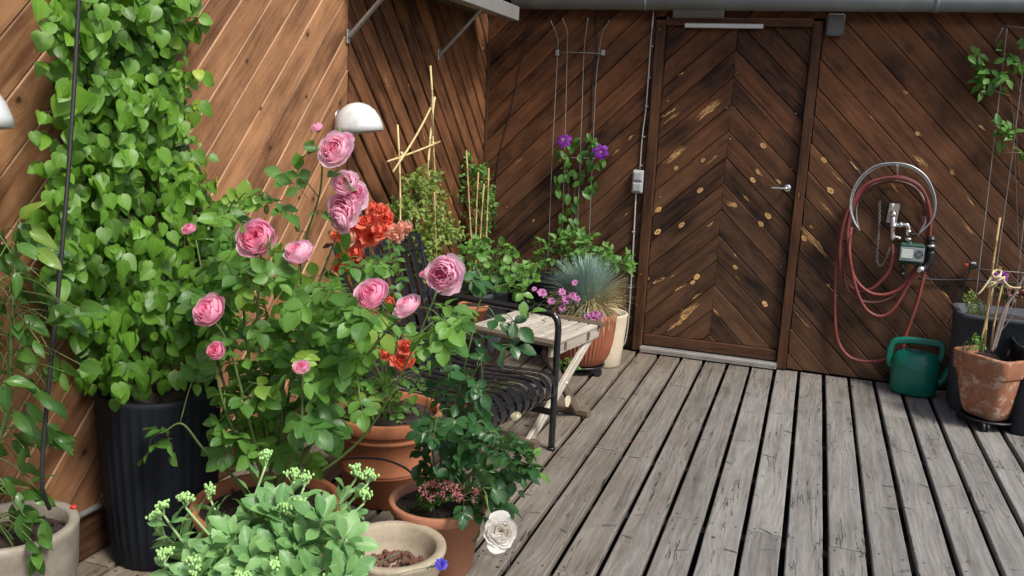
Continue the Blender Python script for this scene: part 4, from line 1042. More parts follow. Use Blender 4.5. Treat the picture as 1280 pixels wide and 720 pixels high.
# ---- blooms -----------------------------------------------------------------
def petal_grid(mb, c, ax, ang, r, open_, w, h, colo, coli, cup=.35, n=5, m_=7, ruff=.06, off=0.0):
    """one petal rising from c round the axis ax; open_ = lean outward in radians"""
    ax = Vector(ax).normalized(); e1 = ax.orthogonal().normalized(); e2 = ax.cross(e1)
    out = e1*math.cos(ang)+e2*math.sin(ang); tan = ax.cross(out); rows = []; b = random.random()*6
    for i in range(n+1):
        t = i/n; lean = open_*(.35+.9*t)
        row = []
        for j in range(m_):
            s_ = (j/(m_-1)*2-1); ww = w*(math.sin(PI*min(1, .16+.62*t))**.8)*(1-.10*(t == 1)*(abs(s_) > .8))
            hh = h*t*(1-.14*s_*s_*t)+ruff*h*t*math.sin(s_*4+b)
            p = out*(off+r*(.25+.75*math.sin(min(1, t*1.3)*PI/2)))
            p = c+p+ax*hh*math.cos(lean)+out*hh*math.sin(lean)*.9+tan*s_*ww - out*cup*w*s_*s_*(1-.5*t)
            if t > .85: p += out*.10*h*math.sin(open_+.3)
            row.append(p)
        rows.append(row)
    lerp = lambda i: tuple(coli[q]+(colo[q]-coli[q])*(i/n)**1.2*1.0 for q in range(3))
    mb.grid(rows, False, lambda i, j: lerp(i), 0, uvs=lambda i, j: (j/m_, i/n))
def cabbage(mb, c, ax, R, outer, inner, K=9, flare=1.0, rough=1.0):
    """cupped many petalled bloom: nested rings of overlapping petals with rolled rims"""
    c = Vector(c); ax = Vector(ax).normalized(); e1 = ax.orthogonal().normalized(); e2 = ax.cross(e1)
    kz = random.uniform(.8, 1.25); rho = [1.0, .90, .78, .66, .54, .43, .32, .22, .12]; zr = [.10, .34, .46, .52, .54, .52, .50, .47, .45]; cnt = [6, 6, 7, 7, 6, 6, 5, 4, 3]; fl = [.26, .10, .0, -.03, -.04, -.03, -.02, 0, 0]
    step = 9/K; ids = [min(8, int(q*step)) for q in range(K)]
    cx = Vector((random.uniform(-.05, .05), random.uniform(-.05, .05)))*R
    for q in ids:
        a0 = random.random()*6; n = cnt[q]; hw = PI/n*(1.30 if q < 2 else 1.45); cw = q/8
        for i in range(n):
            a = a0+i*2*PI/n+random.uniform(-.32, .32)*rough; rr = R*rho[q]*random.uniform(.93, 1.06); zt = R*(zr[q]*kz+random.uniform(-.10, .10)*rough); ff = fl[q]*flare*random.uniform(.3, 1.5)
            b1, b2 = random.random()*6, random.random()*6; rows = []; NR, NC = 6, 7; shade = random.uniform(-.10, .10)
            for r_i in range(NR+1):
                t = r_i/NR; row = []
                for k in range(NC):
                    s_ = k/(NC-1)*2-1; edge = 1-.22*abs(s_)**2.5
                    tt = t*edge
                    rad = rr*math.sin(min(1, tt*1.35+.12)*PI/2)*(1-.10*(tt > .74)*(tt-.74)/.26*(q > 1))
                    rad += R*ff*max(0, tt-.5)**1.5*2.2
                    rad += R*.045*rough*math.sin(s_*3.4+b1)*tt + R*.028*rough*math.sin(s_*9+b2)*tt**3
                    rad -= R*.05*s_*(1 if i % 2 else -1)*.6
                    z = -.50*R+(zt+.50*R)*tt**1.15 - R*.10*abs(ff)*max(0, tt-.7)*6 + R*.03*math.sin(s_*4+b2)*tt**2*rough
                    an = a+s_*hw*math.sin(min(1, .25+tt*.95)*PI/2)
                    row.append(c+ax*z+e1*(rad*math.cos(an)+cx.x*cw)+e2*(rad*math.sin(an)+cx.y*cw))
                rows.append(row)
            def colf(i2, j2, q=q, shade=shade):
                t = i2/NR; base = min(1, .18+.72*q/6); m_ = base*(1-.85*t**1.8)+shade
                if q > 5: m_ = max(m_, .55)
                m_ = max(0, min(1, m_)); return tuple(outer[x]+(inner[x]-outer[x])*m_ for x in range(3))
            mb.grid(rows, False, colf, 0, uvs=lambda i2, j2: (j2/NC, i2/NR))
def rose_bloom(c, ax, R, outer, inner, openness=1.0, full=1.0, par=None, name='bloom', label=None, K=9):
    mb = MB(); c = Vector(c); ax = Vector(ax).normalized()
    if R < .033: K = 6
    else: K = random.choice((7, 8, 9))
    cabbage(mb, c, ax, R*.92, outer, inner, K, flare=openness, rough=.8 if openness < 1.15 else 1.4)
    o = mb.build(name, M['petal'], par, local=False)
    if label: o['label'] = label
    cx = MB()
    for i in range(5):
        a = i*2*PI/5; e1 = ax.orthogonal().normalized(); e2 = ax.cross(e1); out = e1*math.cos(a)+e2*math.sin(a)
        b = c-ax*.50*R; cx.poly([b, b+out*.3*R-ax*.02*R+ax.cross(out)*.08*R, b+out*.62*R-ax*.12*R, b+out*.3*R-ax*.02*R-ax.cross(out)*.08*R])
    cx.ball(c-ax*.54*R, .15*R, 8, 6); g = cx.build('sepals', M['stem'], o, local=True)
    return o
def floret(mb, c, ax, R, co, ci, n=5, op=1.1, layers=1):
    for l in range(layers):
        a0 = random.random()*6
        for i in range(n): petal_grid(mb, Vector(c), ax, a0+i*2*PI/n, .1*R, op*(1-.35*l)*random.uniform(.85, 1.15), .45*R, R*(1-.15*l), co, ci, cup=.15, n=3, m_=5, ruff=.10)
PINK_O, PINK_I = (.98, .60, .75), (.96, .17, .41)
PALE_O, PALE_I = (.99, .75, .85), (.97, .40, .61)

def stemtube(mb, pts, r0, r1, n=6, k=6):
    S = spline(pts, k); L = len(S); mb.tube(S, [r0+(r1-r0)*i/(L-1) for i in range(L)], n); return S

# ================================================================== BIG CLIMBER
CLP = [(72, -40), (66, 10), (82, 45), (78, 85), (66, 120), (84, 150), (70, 190), (62, 225), (72, 250), (52, 290), (66, 330), (66, 400), (96, 430), (116, 470), (134, 488), (200, 486), (242, 474), (280, 430), (296, 370), (288, 310), (266, 262), (252, 215), (236, 180), (226, 150), (236, 110), (228, 62), (238, 20), (236, -40)]
cl = empty('climbing_plant', NVC+Vector((0, 0, .58)), 'dense bright green climber with heart shaped leaves covering the left part of the side wall', 'climber')
F = Foliage('heart'); S = MB()
for k in range(9):
    x0 = 120+k*12; base = NVC+Vector((-.05+.01*k, -.1+.03*k, .56)); pts = [base]
    for y in (400, 300, 200, 100, 0, -60): pts.append(onx(80+(x0-80)*1.1+random.uniform(-14, 14)+(0 if y < 200 else 12), y, WX+.06+random.uniform(0, .03)))
    stemtube(S, pts, .005, .002, 5, 5)
for px in (115, 160, 197): S.tube([onx(px, 470, WX+.05), onx(px, -40, WX+.05)], .003, 5)
def climb_leaf(px, py, off, sz, tone, yel, spread=.5):
    p = onx(px, py, WX+off)
    F.add(p, Vector((.35, random.gauss(0, spread)-.1, -1.0))+rv(.30), Vector((1, -.40, .45))+rv(.50), sz, max(0, min(1, tone)), yel)
for k in range(1150):      # the inner layer against the boards, its shade put into dark leaf tones
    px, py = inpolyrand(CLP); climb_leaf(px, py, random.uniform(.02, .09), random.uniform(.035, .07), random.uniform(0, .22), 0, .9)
for k in range(300):       # leaf clusters on side shoots, standing off the wall
    px, py = inpolyrand(CLP); low = max(0, min(1, (py-200)/280)); off = .10+random.random()**1.3*(.13+.16*low); right = max(0, min(1, (px-185)/50))*max(0, 1-abs(py-95)/190)  # low darkens the lower leaves; right puts sunlight into the edge leaves' tone
    base = random.uniform(.18, .8)*(1-.45*low)+right*.35; big = random.uniform(.6, 1.0)
    p0 = onx(px, py, WX+off); S.tube([onx(px+random.uniform(-14, 14), py+random.uniform(5, 30), WX+.03), p0], [.0016, .0010], 4, cap=False)
    for q in range(random.choice((3, 4, 5, 6))):
        climb_leaf(px+random.gauss(0, 9), py+random.gauss(0, 11), off+random.uniform(-.02, .03), random.uniform(.038, .078)*big*(.8 if right > .4 else 1), base+random.uniform(-.15, .2), random.random()*.80+(.55*right*random.random()))
for (px, py) in ((52, 40), (46, 78), (50, 140), (42, 165), (48, 205), (40, 262), (250, 22), (247, 88), (250, 130), (255, 30), (262, 195), (270, 225), (282, 262), (292, 250), (300, 300), (44, 300), (254, 95), (243, 140), (60, 12), (240, 5)):
    a = onx(px+(25 if px < 100 else -25), py+8, WX+.10); b = onx(px, py, WX+.16); S.tube([a, (a+b)/2+UP*.01, b], .0012, 4, cap=False)
    for q in range(4):
        t = q/3; F.add(a+(b-a)*t, Vector((.2, (-.5 if px < 100 else .5), -.7))+rv(.4), Vector((1, -.4, .5))+rv(.4), random.uniform(.035, .065), random.uniform(.3, .9), random.random()*(1.05 if px > 200 else .85))  # right-hand shoots yellower, sunlight put into the leaf colour
P(S, 'vine_stem', M['stemwood'], cl)
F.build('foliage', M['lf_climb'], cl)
# drip tube hanging before the climber
m1 = MB(); m1.tube(spline([onx(101, -60, WX+.36), onx(97, 30, WX+.36), onx(88, 180, WX+.38), onx(75, 340, WX+.40), onx(62, 470, WX+.40), onx(54, 560, WX+.40), onx(53, 610, WX+.40), onx(62, 636, WX+.38)], 8), .0058, 8)
tag(m1.build('drip_tube', M['darkwire']), 'thin black irrigation tube hanging before the climber down to the pale grey pot', 'tube')

# ================================================================== GLOSSY PLANT lower left
GC = Vector((-2.105, 1.755, .34))
ct = empty('citrus_plant', GC, 'glossy leaved plant with some yellowing leaves in the pale grey pot at the left border', 'plant')
S = MB(); F = Foliage('long')
trunk = stemtube(S, [GC, GC+Vector((-.05, -.03, .15)), at(8, 520, 1.78), at(15, 400, 1.80), at(22, 290, 1.84)], .008, .004, 8)
CTP = [(-40, 280), (20, 272), (50, 290), (62, 310), (66, 360), (85, 385), (92, 430), (80, 470), (85, 520), (60, 560), (40, 560), (45, 600), (70, 640), (62, 700), (50, 760), (-40, 760)]
for k in range(150):
    px, py = inpolyrand(CTP); Yd = 1.80+random.uniform(-.13, .14); p = at(px, py, Yd)
    if py > 595 and px > 55 or (py > 470 and py < 590 and random.random() < .45): continue
    j = min(trunk, key=lambda q: (q-p).length+.1*random.random()); stemtube(S, [j, (j+p)/2+UP*.02, p], .0022, .0012, 5, 4)
    d_ = (p-j); 
    for i in range(random.choice((1, 2, 3))):
        tipd = d_.normalized()*.7+rv(.5)-UP*.75
        F.add(p+rv(.01), tipd, CAMD*.9+UP*.5+rv(.35), random.uniform(.055, .092), random.uniform(.0, .8), random.random()*.9 if py > 350 else random.random()*.97)
for (px, py, qx, qy, s_) in ((60, 345, 20, 385, .0), (115, 425, 60, 460, 0), (30, 300, 70, 260, 0)):
    pass
for (px, py, tx, ty, sz) in ((100, 455, 150, 470, .09), (50, 490, 86, 540, .075), (18, 515, 46, 560, .09), (100, 385, 172, 380, .12), (30, 560, 10, 640, .09), (20, 640, 80, 665, .085), (45, 640, 10, 690, .10), (55, 650, 60, 715, .10), (25, 620, 78, 618, .08), (90, 385, 45, 400, .09), (60, 400, 125, 405, .1), (15, 300, 60, 270, .08)):
    a = at(px, py, 1.72); b = at(tx, ty, 1.68); F.add(a, b-a, CAMD+UP*.6+rv(.1), min(sz, .085), random.uniform(.1, .5), random.random()*.8)
    j = min(trunk, key=lambda q: (q-a).length); stemtube(S, [j, (j+a)/2+UP*.01, a], .002, .0012, 5, 4)
P(S, 'stem', M['stem'], ct); F.build('foliage', M['lf_citrus'], ct)

# ================================================================== PINK ROSE
RB = RPC+Vector((0, 0, .28))
rs = empty('rose_bush', RB, 'tall pink rose in the wide terracotta pot, with large cupped blooms', 'rose bush')
S = MB(); F = Foliage('rose')
RZ = [(268, 590), (262, 540), (270, 500), (250, 470), (235, 440), (228, 395), (255, 350), (240, 318), (262, 275), (250, 250), (300, 235), (330, 250), (318, 290), (360, 300), (372, 335), (420, 345), (440, 370), (500, 400), (560, 375), (585, 378), (575, 420), (540, 450), (480, 480), (440, 530), (425, 560), (400, 580), (350, 570), (300, 572)]
SKEL = []
def rosestem(pts, r0=.006, r1=.0025):
    s_ = stemtube(S, pts, r0, r1, 7, 8); SKEL.extend(s_[4:]); return s_
def cp(x, y, Y): return at(x, y, Y)
for pts in ([(345, 625, 2.32), (352, 520, 2.34), (362, 400, 2.36), (382, 300, 2.38), (400, 240, 2.38), (403, 185, 2.36)], [(340, 620, 2.30), (330, 500, 2.26), (322, 400, 2.24), (326, 330, 2.22), (325, 305, 2.20)],
            [(336, 620, 2.28), (310, 520, 2.18), (285, 430, 2.14), (262, 395, 2.10)], [(350, 622, 2.32), (400, 540, 2.36), (430, 470, 2.36), (460, 390, 2.34)], [(355, 622, 2.35), (440, 560, 2.40), (500, 470, 2.38), (548, 360, 2.34)],
            [(340, 622, 2.3), (295, 600, 2.25), (255, 562, 2.18), (228, 530, 2.14), (205, 540, 2.12)], [(345, 622, 2.3), (365, 480, 2.40), (390, 380, 2.42), (430, 270, 2.44)], [(340, 622, 2.32), (280, 480, 2.38), (260, 380, 2.42), (245, 300, 2.44)],
            [(345, 622, 2.3), (370, 560, 2.15), (378, 480, 2.10), (376, 465, 2.08)], [(345, 622, 2.33), (310, 440, 2.40), (300, 330, 2.42), (275, 260, 2.44)], [(350, 622, 2.34), (420, 500, 2.28), (470, 430, 2.26), (512, 385, 2.24)],
            [(350, 622, 2.34), (372, 420, 2.36), (376, 340, 2.30), (374, 320, 2.26)], [(345, 622, 2.3), (305, 570, 2.2), (278, 500, 2.12), (268, 445, 2.10)]):
    rosestem([RB+Vector((random.uniform(-.05, .05), random.uniform(-.05, .05), -.02))]+[cp(*q) for q in pts[1:]])
def leafat(px, py, Y, n=5, L=.052, **k):
    p = at(px, py, Y); j = min(SKEL, key=lambda q: (q-p).length+.03*random.random()); d_ = p-j
    if d_.length > .09:
        mid = (j+p)/2+Vector((0, 0, .02)); stemtube(S, [j, mid, j+d_*.8], .0022, .0014, 5, 4); SKEL.append(j+d_*.7); b = j+d_*.55
    else: b = j
    dd = (p-b)+rv(.015); ln = max(.05, min(.13, dd.length))
    nr = UP*.9+CAMD*.55+rv(.30)
    compound(F, S, p-dd.normalized()*ln, dd, nr, ln, L*random.uniform(.85, 1.15), n, **k)
for k in range(330):
    px, py = inpolyrand(RZ)
    if random.random() < (.60 if (py < 320) else 0) or math.hypot(px-496, py-446) < 36 or math.hypot(px-440, py-318) < 22: continue
    Yd = 2.30+random.uniform(-.20, .26)
    leafat(px, py, Yd, random.choice((3, 5, 5)), random.uniform(.046, .070), yel=(random.uniform(.88, 1) if random.random() < .10 else random.random()*.8))
for (x, y) in ((365, 222), (372, 208), (392, 178), (384, 186), (430, 214), (300, 246), (318, 243), (352, 215), (298, 280), (345, 250), (360, 262), (405, 262), (425, 320), (440, 330), (470, 330), (180, 565), (200, 550), (215, 560), (195, 530), (232, 515), (355, 310), (568, 378), (580, 385), (430, 305)):
    leafat(x, y, 2.36 if x > 220 else 2.15, 3, .055, yel=.2, tone=random.uniform(.1, .7))
P(S, 'stem', M['stem'], rs); F.build('foliage', M['lf_rose'], rs)
def bl(px, py, Y, Rpx, ax, oc=PINK_O, ic=PINK_I, op=1.0, full=1.0, label=None):
    R = Rpx*(Y*F_.y+.0)/FPX/ .93 *1.02
    R = Rpx/FPX*((at(px, py, Y)-EYE).dot(F_))
    return rose_bloom(at(px, py, Y), ax, R*.87, oc, ic, op, full, rs, 'bloom', label)
bl(321, 297, 2.16, 29, (.15, -.8, .45), label='wide cupped pink bloom with pale rim')
bl(374, 316, 2.20, 23, (-.1, -.55, .75), PALE_O, PINK_I, .9)
bl(262, 388, 2.06, 25, (-.15, -.75, .5))
bl(270, 438, 2.05, 14, (.2, -.8, .45), PINK_O, PINK_I, .5)
bl(236, 286, 2.30, 11, (.0, -.5, .8), PINK_O, PINK_I, .25)
bl(377, 459, 2.02, 12, (.3, -.5, .7), PALE_O, PINK_I, .7)
bl(464, 368, 2.24, 26, (-.1, -.65, .6))
bl(509, 382, 2.22, 23, (-.35, -.4, .75), PALE_O, PINK_I, .6)
bl(555, 343, 2.22, 27, (.2, -.95, .2), PALE_O, (.84, .18, .40), 1.15, label='largest open bloom at the right end of the bush')
bl(419, 187, 2.32, 25, (.1, -.8, .4), PALE_O, PINK_I)
bl(396, 160, 2.34, 10, (-.3, -.4, .8), PINK_O, PINK_I, .4)
bl(432, 228, 2.36, 20, (.1, -.6, .5), PALE_O, PALE_I, 1.1)
bl(441, 243, 2.40, 22, (.5, -.6, .3), PALE_O, PALE_I, 1.2)
bl(428, 262, 2.36, 24, (.1, -.7, .1), PALE_O, PINK_I, 1.2)
bl(405, 200, 2.35, 10, (-.6, -.4, .3), PALE_O, PINK_I, .6)
bl(434, 172, 2.36, 10, (.4, -.4, .5), PALE_O, PALE_I, .7)
bl(530, 342, 2.24, 8, (-.2, -.4, .8), PINK_O, PINK_I, .2)
bl(425, 276, 2.34, 18, (-.2, -.6, -.2), PALE_O, PINK_I, 1.0)
for (x, y) in ((331, 246), (424, 165), (372, 284), (333, 262)):
    m1 = MB(); c = at(x, y, 2.36); m1.ball(c, .009, 8, 6, sc=(1, 1, 1.7)); j = min(SKEL, key=lambda q: (q-c).length); m1.tube([c, c-UP*.012, j], .0015, 5); P(m1, 'rose_bud', M['stem'], rs)

# ================================================================== ORANGE FLOWERED PLANT in the big terracotta pot
OB = BTC+Vector((0, 0, .35))
og = empty('orange_rose', OB, 'smaller rose with clusters of orange red flowers in the large banded terracotta pot', 'rose bush')
S = MB(); F = Foliage('rose'); SKEL = []
for pts in ([(478, 460, 3.1), (470, 380, 3.08), (460, 300, 3.05)], [(482, 460, 3.1), (490, 420, 3.05), (500, 450-20, 3.0)], [(475, 470, 3.1), (440, 400, 3.1), (430, 310, 3.05)], [(478, 470, 3.1), (510, 470, 3.0), (520, 480, 2.95)], [(478, 480, 3.1), (450, 480, 3.05), (430, 500, 3.0)], [(478, 460, 3.1), (480, 350, 3.1), (495, 290, 3.08)]):
    rosestem([OB+Vector((random.uniform(-.04, .04), random.uniform(-.04, .04), 0))]+[cp(*q) for q in pts], .005, .002)
OZ = [(400, 350), (430, 320), (480, 300), (500, 300), (505, 340), (490, 380), (520, 400), (545, 440), (540, 480), (520, 500), (500, 528), (430, 530), (400, 500)]
for k in range(120):
    px, py = inpolyrand(OZ); leafat(px, py, 3.02+random.uniform(-.15, .2), random.choice((3, 5)), random.uniform(.035, .05), yel=random.random()*.85, tone=random.random()*.9)
P(S, 'stem', M['stem'], og); F.build('foliage', M['lf_rose'], og)
OR_O, OR_I = (.96, .30, .19), (.90, .07, .05); PE_O, PE_I = (.96, .64, .50), (.92, .32, .20)
for (x, y, r, pk) in ((446, 283, 9, 0), (458, 276, 10, 0), (470, 268, 10, 0), (482, 272, 9, 0), (490, 290, 9, 1), (500, 284, 8, 1), (509, 286, 7, 1), (462, 295, 10, 0), (450, 300, 9, 0), (440, 296, 9, 1), (475, 288, 10, 0), (432, 288, 8, 0), (424, 295, 8, 0), (494, 296, 8, 1), (466, 258, 7, 0), (478, 262, 7, 0),
                     (444, 316, 10, 0), (436, 324, 9, 0), (424, 334, 8, 0), (450, 324, 8, 0), (428, 322, 7, 0), (420, 296, 7, 0), (508, 434, 9, 0), (506, 453, 11, 0), (481, 442, 7, 0), (498, 450, 8, 0), (488, 378, 7, 0), (463, 387, 8, 0)):
    mb = MB(); Y = 3.0+random.uniform(-.05, .05) if y < 400 else 2.88; c = at(x, y, Y); R = r/FPX*((c-EYE).dot(F_))
    co, ci = (PE_O, PE_I) if pk else (OR_O, OR_I)
    cabbage(mb, c, Vector((random.uniform(-.6, .6), -.8, random.uniform(-.1, .8))), R*.95, co, ci, 5, flare=2.2, rough=3.0)
    P(mb, 'orange_bloom', M['petal'], og)

# ================================================================== DARK LEAVED ROSE with white blooms
DB = STC+Vector((0, 0, .24))
dr_ = empty('rose_bush', DB, 'low dark glossy rose with white blooms, in the small pale terracotta pot', 'rose bush')
S = MB(); F = Foliage('rose'); SKEL = []
for pts in ([(565, 600, 2.66), (572, 500, 2.66), (590, 420, 2.66), (604, 370, 2.66), (645, 350, 2.66), (672, 328, 2.66)], [(560, 600, 2.68), (540, 560, 2.7), (530, 520, 2.72)], [(570, 600, 2.66), (610, 570, 2.6), (640, 560, 2.56), (668, 575, 2.52)],
            [(570, 600, 2.66), (600, 610, 2.5), (612, 650, 2.42)], [(570, 600, 2.66), (590, 560, 2.66), (600, 545, 2.66)], [(570, 600, 2.68), (560, 540, 2.7), (600, 500, 2.72), (600, 430, 2.76)], [(604, 372, 2.66), (600, 345, 2.66), (596, 335, 2.66)], [(572, 500, 2.66), (590, 470, 2.62), (600, 455, 2.6)]):
    s0 = [DB+Vector((random.uniform(-.03, .03), random.uniform(-.03, .03), 0))] if pts[0][1] == 600 else []
    rosestem(s0+[cp(*q) for q in (pts[1:] if s0 else pts)], .004, .0018)
DZ = [(512, 560), (525, 530), (545, 512), (590, 505), (620, 530), (650, 545), (672, 580), (655, 600), (645, 640), (612, 640), (600, 670), (590, 680), (578, 640), (560, 615), (530, 600), (515, 590)]
for k in range(120):
    px, py = inpolyrand(DZ)
    if 515 < px < 584 and 594 < py < 634: continue
    leafat(px, py, 2.62+random.uniform(-.13, .13), random.choice((3, 5, 5)), random.uniform(.036, .052), yel=random.random()*.8, tone=random.random()*.8)
DZ2 = [(530, 500), (545, 440), (550, 400), (575, 440), (600, 470), (612, 500), (600, 530), (560, 530)]
for k in range(20):
    px, py = inpolyrand(DZ2); leafat(px, py, 2.66+random.uniform(-.06, .06), 3, random.uniform(.045, .06), yel=.1, tone=random.random()*.7)
for (x, y) in ((560, 400), (625, 400), (615, 420), (650, 405), (632, 435), (600, 350), (592, 345), (560, 430), (600, 440), (596, 480), (560, 470), (648, 430)): leafat(x, y, 2.64, 3, .058, yel=.1, tone=random.uniform(.2, .8))
for (x, y) in ((665, 385), (655, 372), (668, 580), (664, 562), (680, 590), (590, 545)): leafat(x, y, 2.55 if y > 500 else 2.64, 3, .042, yel=.97, tone=.9)
P(S, 'stem', M['stem'], dr_); F.build('foliage', M['lf_dark'], dr_)
WHT, WHI = (.95, .95, .92), (.95, .92, .84)
S_W = MB(); c = at(626, 664, 2.38); rose_bloom(c, (.25, -.45, .35), .047, WHT, WHI, 2.0, .8, dr_, 'bloom', 'wide open white bloom hanging low over the deck boards')
stemtube(S_W, [at(606, 620, 2.46), at(612, 640, 2.42), at(618, 655, 2.41)], .002, .002)
P(S_W, 'bloom_stalk', M['stem'], dr_)
c = at(645, 520, 2.60); rose_bloom(c, (-.2, -.5, .8), .018, (.85, .82, .66), (.85, .78, .5), .5, .8, dr_, 'bloom', 'small creamy white bud')
# pink stonecrop flowers in the same pot
pk = empty('stonecrop', STC+Vector((-.06, -.06, .24)), 'small stonecrop with dusty pink flower heads at the foot of the dark leaved rose', 'plant')
S = MB(); mb = MB(); F = Foliage('small')
for (x, y, r) in ((530, 614, 9), (545, 607, 7), (558, 606, 8), (570, 616, 8), (552, 618, 7), (540, 622, 6), (596, 614, 6), (592, 625, 5), (565, 608, 7), (575, 622, 6), (533, 606, 5)):
    c = at(x, y, 2.50); R = r/FPX*2.9
    mb = MB()
    for k in range(22):
        p = c+rv(R*.42); col = (.62, .22, .26) if random.random() < .6 else (.75, .42, .40)
        mb.ball(p, R*.17, 5, 4, col=col)
    P(mb, 'flower_head', M['petal'], pk)
    b = STC+Vector((-.06+random.uniform(-.04, .04), -.07+random.uniform(-.03, .03), .24)); stemtube(S, [b, (b+c)/2+UP*.01, c], .0016, .001, 5, 4)
    for k in range(7): p = b+(c-b)*random.uniform(.2, .9); F.add(p, rv(1)+UP*.2, UP+rv(.4), random.uniform(.012, .02))
P(S, 'stem', M['stem'], pk); F.build('foliage', M['lf_mid'], pk)

# ================================================================== SEDUM in front
SB = Vector((-1.30, 1.80, .0))
sp_ = pot('terracotta_pot', ring_prof(.12, .16, .22, .01, .04), SB, 'terra_s', 'pot hidden under the pale green sedum at the lower edge of the picture', 'flower pot', .19, .15)
sd = empty('sedum', SB+Vector((0, 0, .2)), 'pale blue green sedum with toothed fleshy leaves and unopened bud heads in the foreground', 'plant')
S = MB(); F = Foliage('sedum'); BD = MB(); PD_ = MB()
heads = [(332, 578, 1.90), (205, 640, 1.72), (193, 655, 1.74), (232, 630, 1.74), (262, 618, 1.86), (365, 600, 1.92), (445, 594, 1.94), (460, 600, 1.96), (355, 645, 1.78), (372, 638, 1.78), (345, 715, 1.62), (240, 712, 1.60), (205, 700, 1.62), (445, 700, 1.74), (455, 625, 1.92), (300, 730, 1.55), (410, 735, 1.6), (380, 605, 1.92)]
def budhead(c, R):
    BD = MB(); PD_ = MB()
    for k in range(6):
        d_ = (UP*1.2+rv(.55)).normalized(); q = c+d_*R*.6; PD_.tube([c-UP*R*.3, q], .0015, 5, cap=False)
        for i in range(8):
            p = q+rv(R*.15)+UP*R*.08; BD.ball(p, R*.115, 6, 4, sc=(1, 1, 1.3))
    h_ = P(BD, 'flower_head', M['bud'], sd); PD_.build('stalks', M['pedicel'], h_)
for (x, y, Y) in heads:
    c = at(x, y, Y); b = SB+Vector((random.uniform(-.09, .09), random.uniform(-.06, .09), .19)); mid = b+(c-b)*.5+Vector((0, 0, .03))
    s_ = stemtube(S, [b, mid, c-UP*.01], .0055, .003, 8, 9); budhead(c, .034)
    L = len(s_); ph0 = random.random()*6
    for i in range(4, L-1, 2):
        t = i/L; dd = (s_[min(i+1, L-1)]-s_[i-1]).normalized(); e1 = dd.orthogonal().normalized(); e2 = dd.cross(e1)
        for k in range(2 if t < .85 else 1):
            a = ph0+i*1.15+k*PI; o_ = e1*math.cos(a)+e2*math.sin(a)
            sz = (.100-.050*max(0, t-.5)*2)*random.uniform(.8, 1.1)
            F.add(s_[i]+o_*.004, o_*.9+dd*.65+UP*.1, dd*.9-o_*.55+rv(.12), sz, random.uniform(.15, 1), random.random())
SZ = [(200, 720), (235, 690), (290, 655), (330, 620), (375, 630), (400, 645), (445, 660), (425, 700), (440, 740), (180, 740)]
for k in range(26):
    px, py = inpolyrand(SZ); c = at(px, py, 1.80+(640-py)*.0016+random.uniform(-.05, .05)); b = SB+Vector((random.uniform(-.09, .09), random.uniform(-.06, .09), .19)); s_ = stemtube(S, [b, b+(c-b)*.5+UP*.02, c], .005, .003, 7, 6); L = len(s_); ph0 = random.random()*6
    dd = (s_[-1]-s_[-3]).normalized(); e1 = dd.orthogonal().normalized(); e2 = dd.cross(e1)
    for i in range(9):
        a = ph0+i*2.4; o_ = e1*math.cos(a)+e2*math.sin(a); t = i/9
        F.add(c-dd*(.03*(1-t)), o_*(1-.5*t)+dd*(.35+.7*t), dd-o_*.5+rv(.1), random.uniform(.075, .112)*(1-.4*t), random.uniform(.15, 1), random.random())
P(S, 'stem', M['pedicel'], sd); F.build('foliage', M['lf_sedum'], sd)
# cornflower
cf_ = empty('cornflower', at(500, 715, 2.1), 'thin grey green plant with bright blue flowers hanging over the front of the stone bowl', 'plant')
S = MB(); 
for (a, b) in (((420, 740), (448, 668)), ((430, 740), (500, 690)), ((440, 745), (548, 706)), ((435, 740), (470, 700)), ((430, 745), (462, 715)), ((425, 740), (500, 720))):
    A_ = at(*a, 1.95); B_ = at(*b, 2.05); stemtube(S, [A_, (A_+B_)/2+UP*.015, B_], .0014, .001, 5, 5)
    for k in range(8):
        p = A_+(B_-A_)*random.random(); S.tube([p, p+rv(.012)+(B_-A_)*.12], [.0016, .0004], 4)
P(S, 'stem', M['lf_blue'], cf_)
for (x, y, r) in ((551, 706, 9), (455, 712, 6)):
    mb = MB(); c = at(x, y, 2.05)
    for k in range(3): floret(mb, c+rv(.002), Vector((random.uniform(-.4, .4), -.5, .7)), r/FPX*2.15, (.16, .15, .80), (.20, .06, .55), 8, 1.1-.3*k)
    P(mb, 'blue_flower', M['petal'], cf_)

# ================================================================== BACKGROUND PLANTS
def bushy(name, label, cat, poly, Y, dY, kind, mat, n, size, base, zup=.6, yel=.85, tone=(0, 1), stems=10, leafmode='single', cam=.5, droop=.1):
    e = empty(name, base, label, cat); S = MB(); F = Foliage(kind); sk = []
    for k in range(stems):
        px, py = inpolyrand(poly); c = at(px, py, Y+random.uniform(-dY, dY)*.6); b = base+Vector((random.uniform(-.08, .08), random.uniform(-.06, .06), 0)); sk += stemtube(S, [b, (b+c)/2+UP*.04+rv(.01), c], .003, .0014, 5, 6)[2:]
    for k in range(n):
        px, py = inpolyrand(poly); p = at(px, py, Y+random.uniform(-dY, dY)); j = min(sk, key=lambda q: (q-p).length+random.random()*.03)
        if (p-j).length > .03: stemtube(S, [j, (j+p)/2+UP*.01, p], .0012, .0008, 4, 3)
        d_ = (p-j).normalized() if (p-j).length > .01 else rv(1)
        m_ = 3 if leafmode == 'tri' else 1; base_t = d_+rv(.4)-UP*droop
        for q in range(m_):
            F.add(p, base_t+rv(.75 if m_ > 1 else .1), UP*zup+CAMD*cam+rv(.35), size*random.uniform(.75, 1.2), random.uniform(*tone), random.random()*yel)
    P(S, 'stem', M['stem'], e); F.build('foliage', mat if not isinstance(mat, str) else M[mat], e); return e
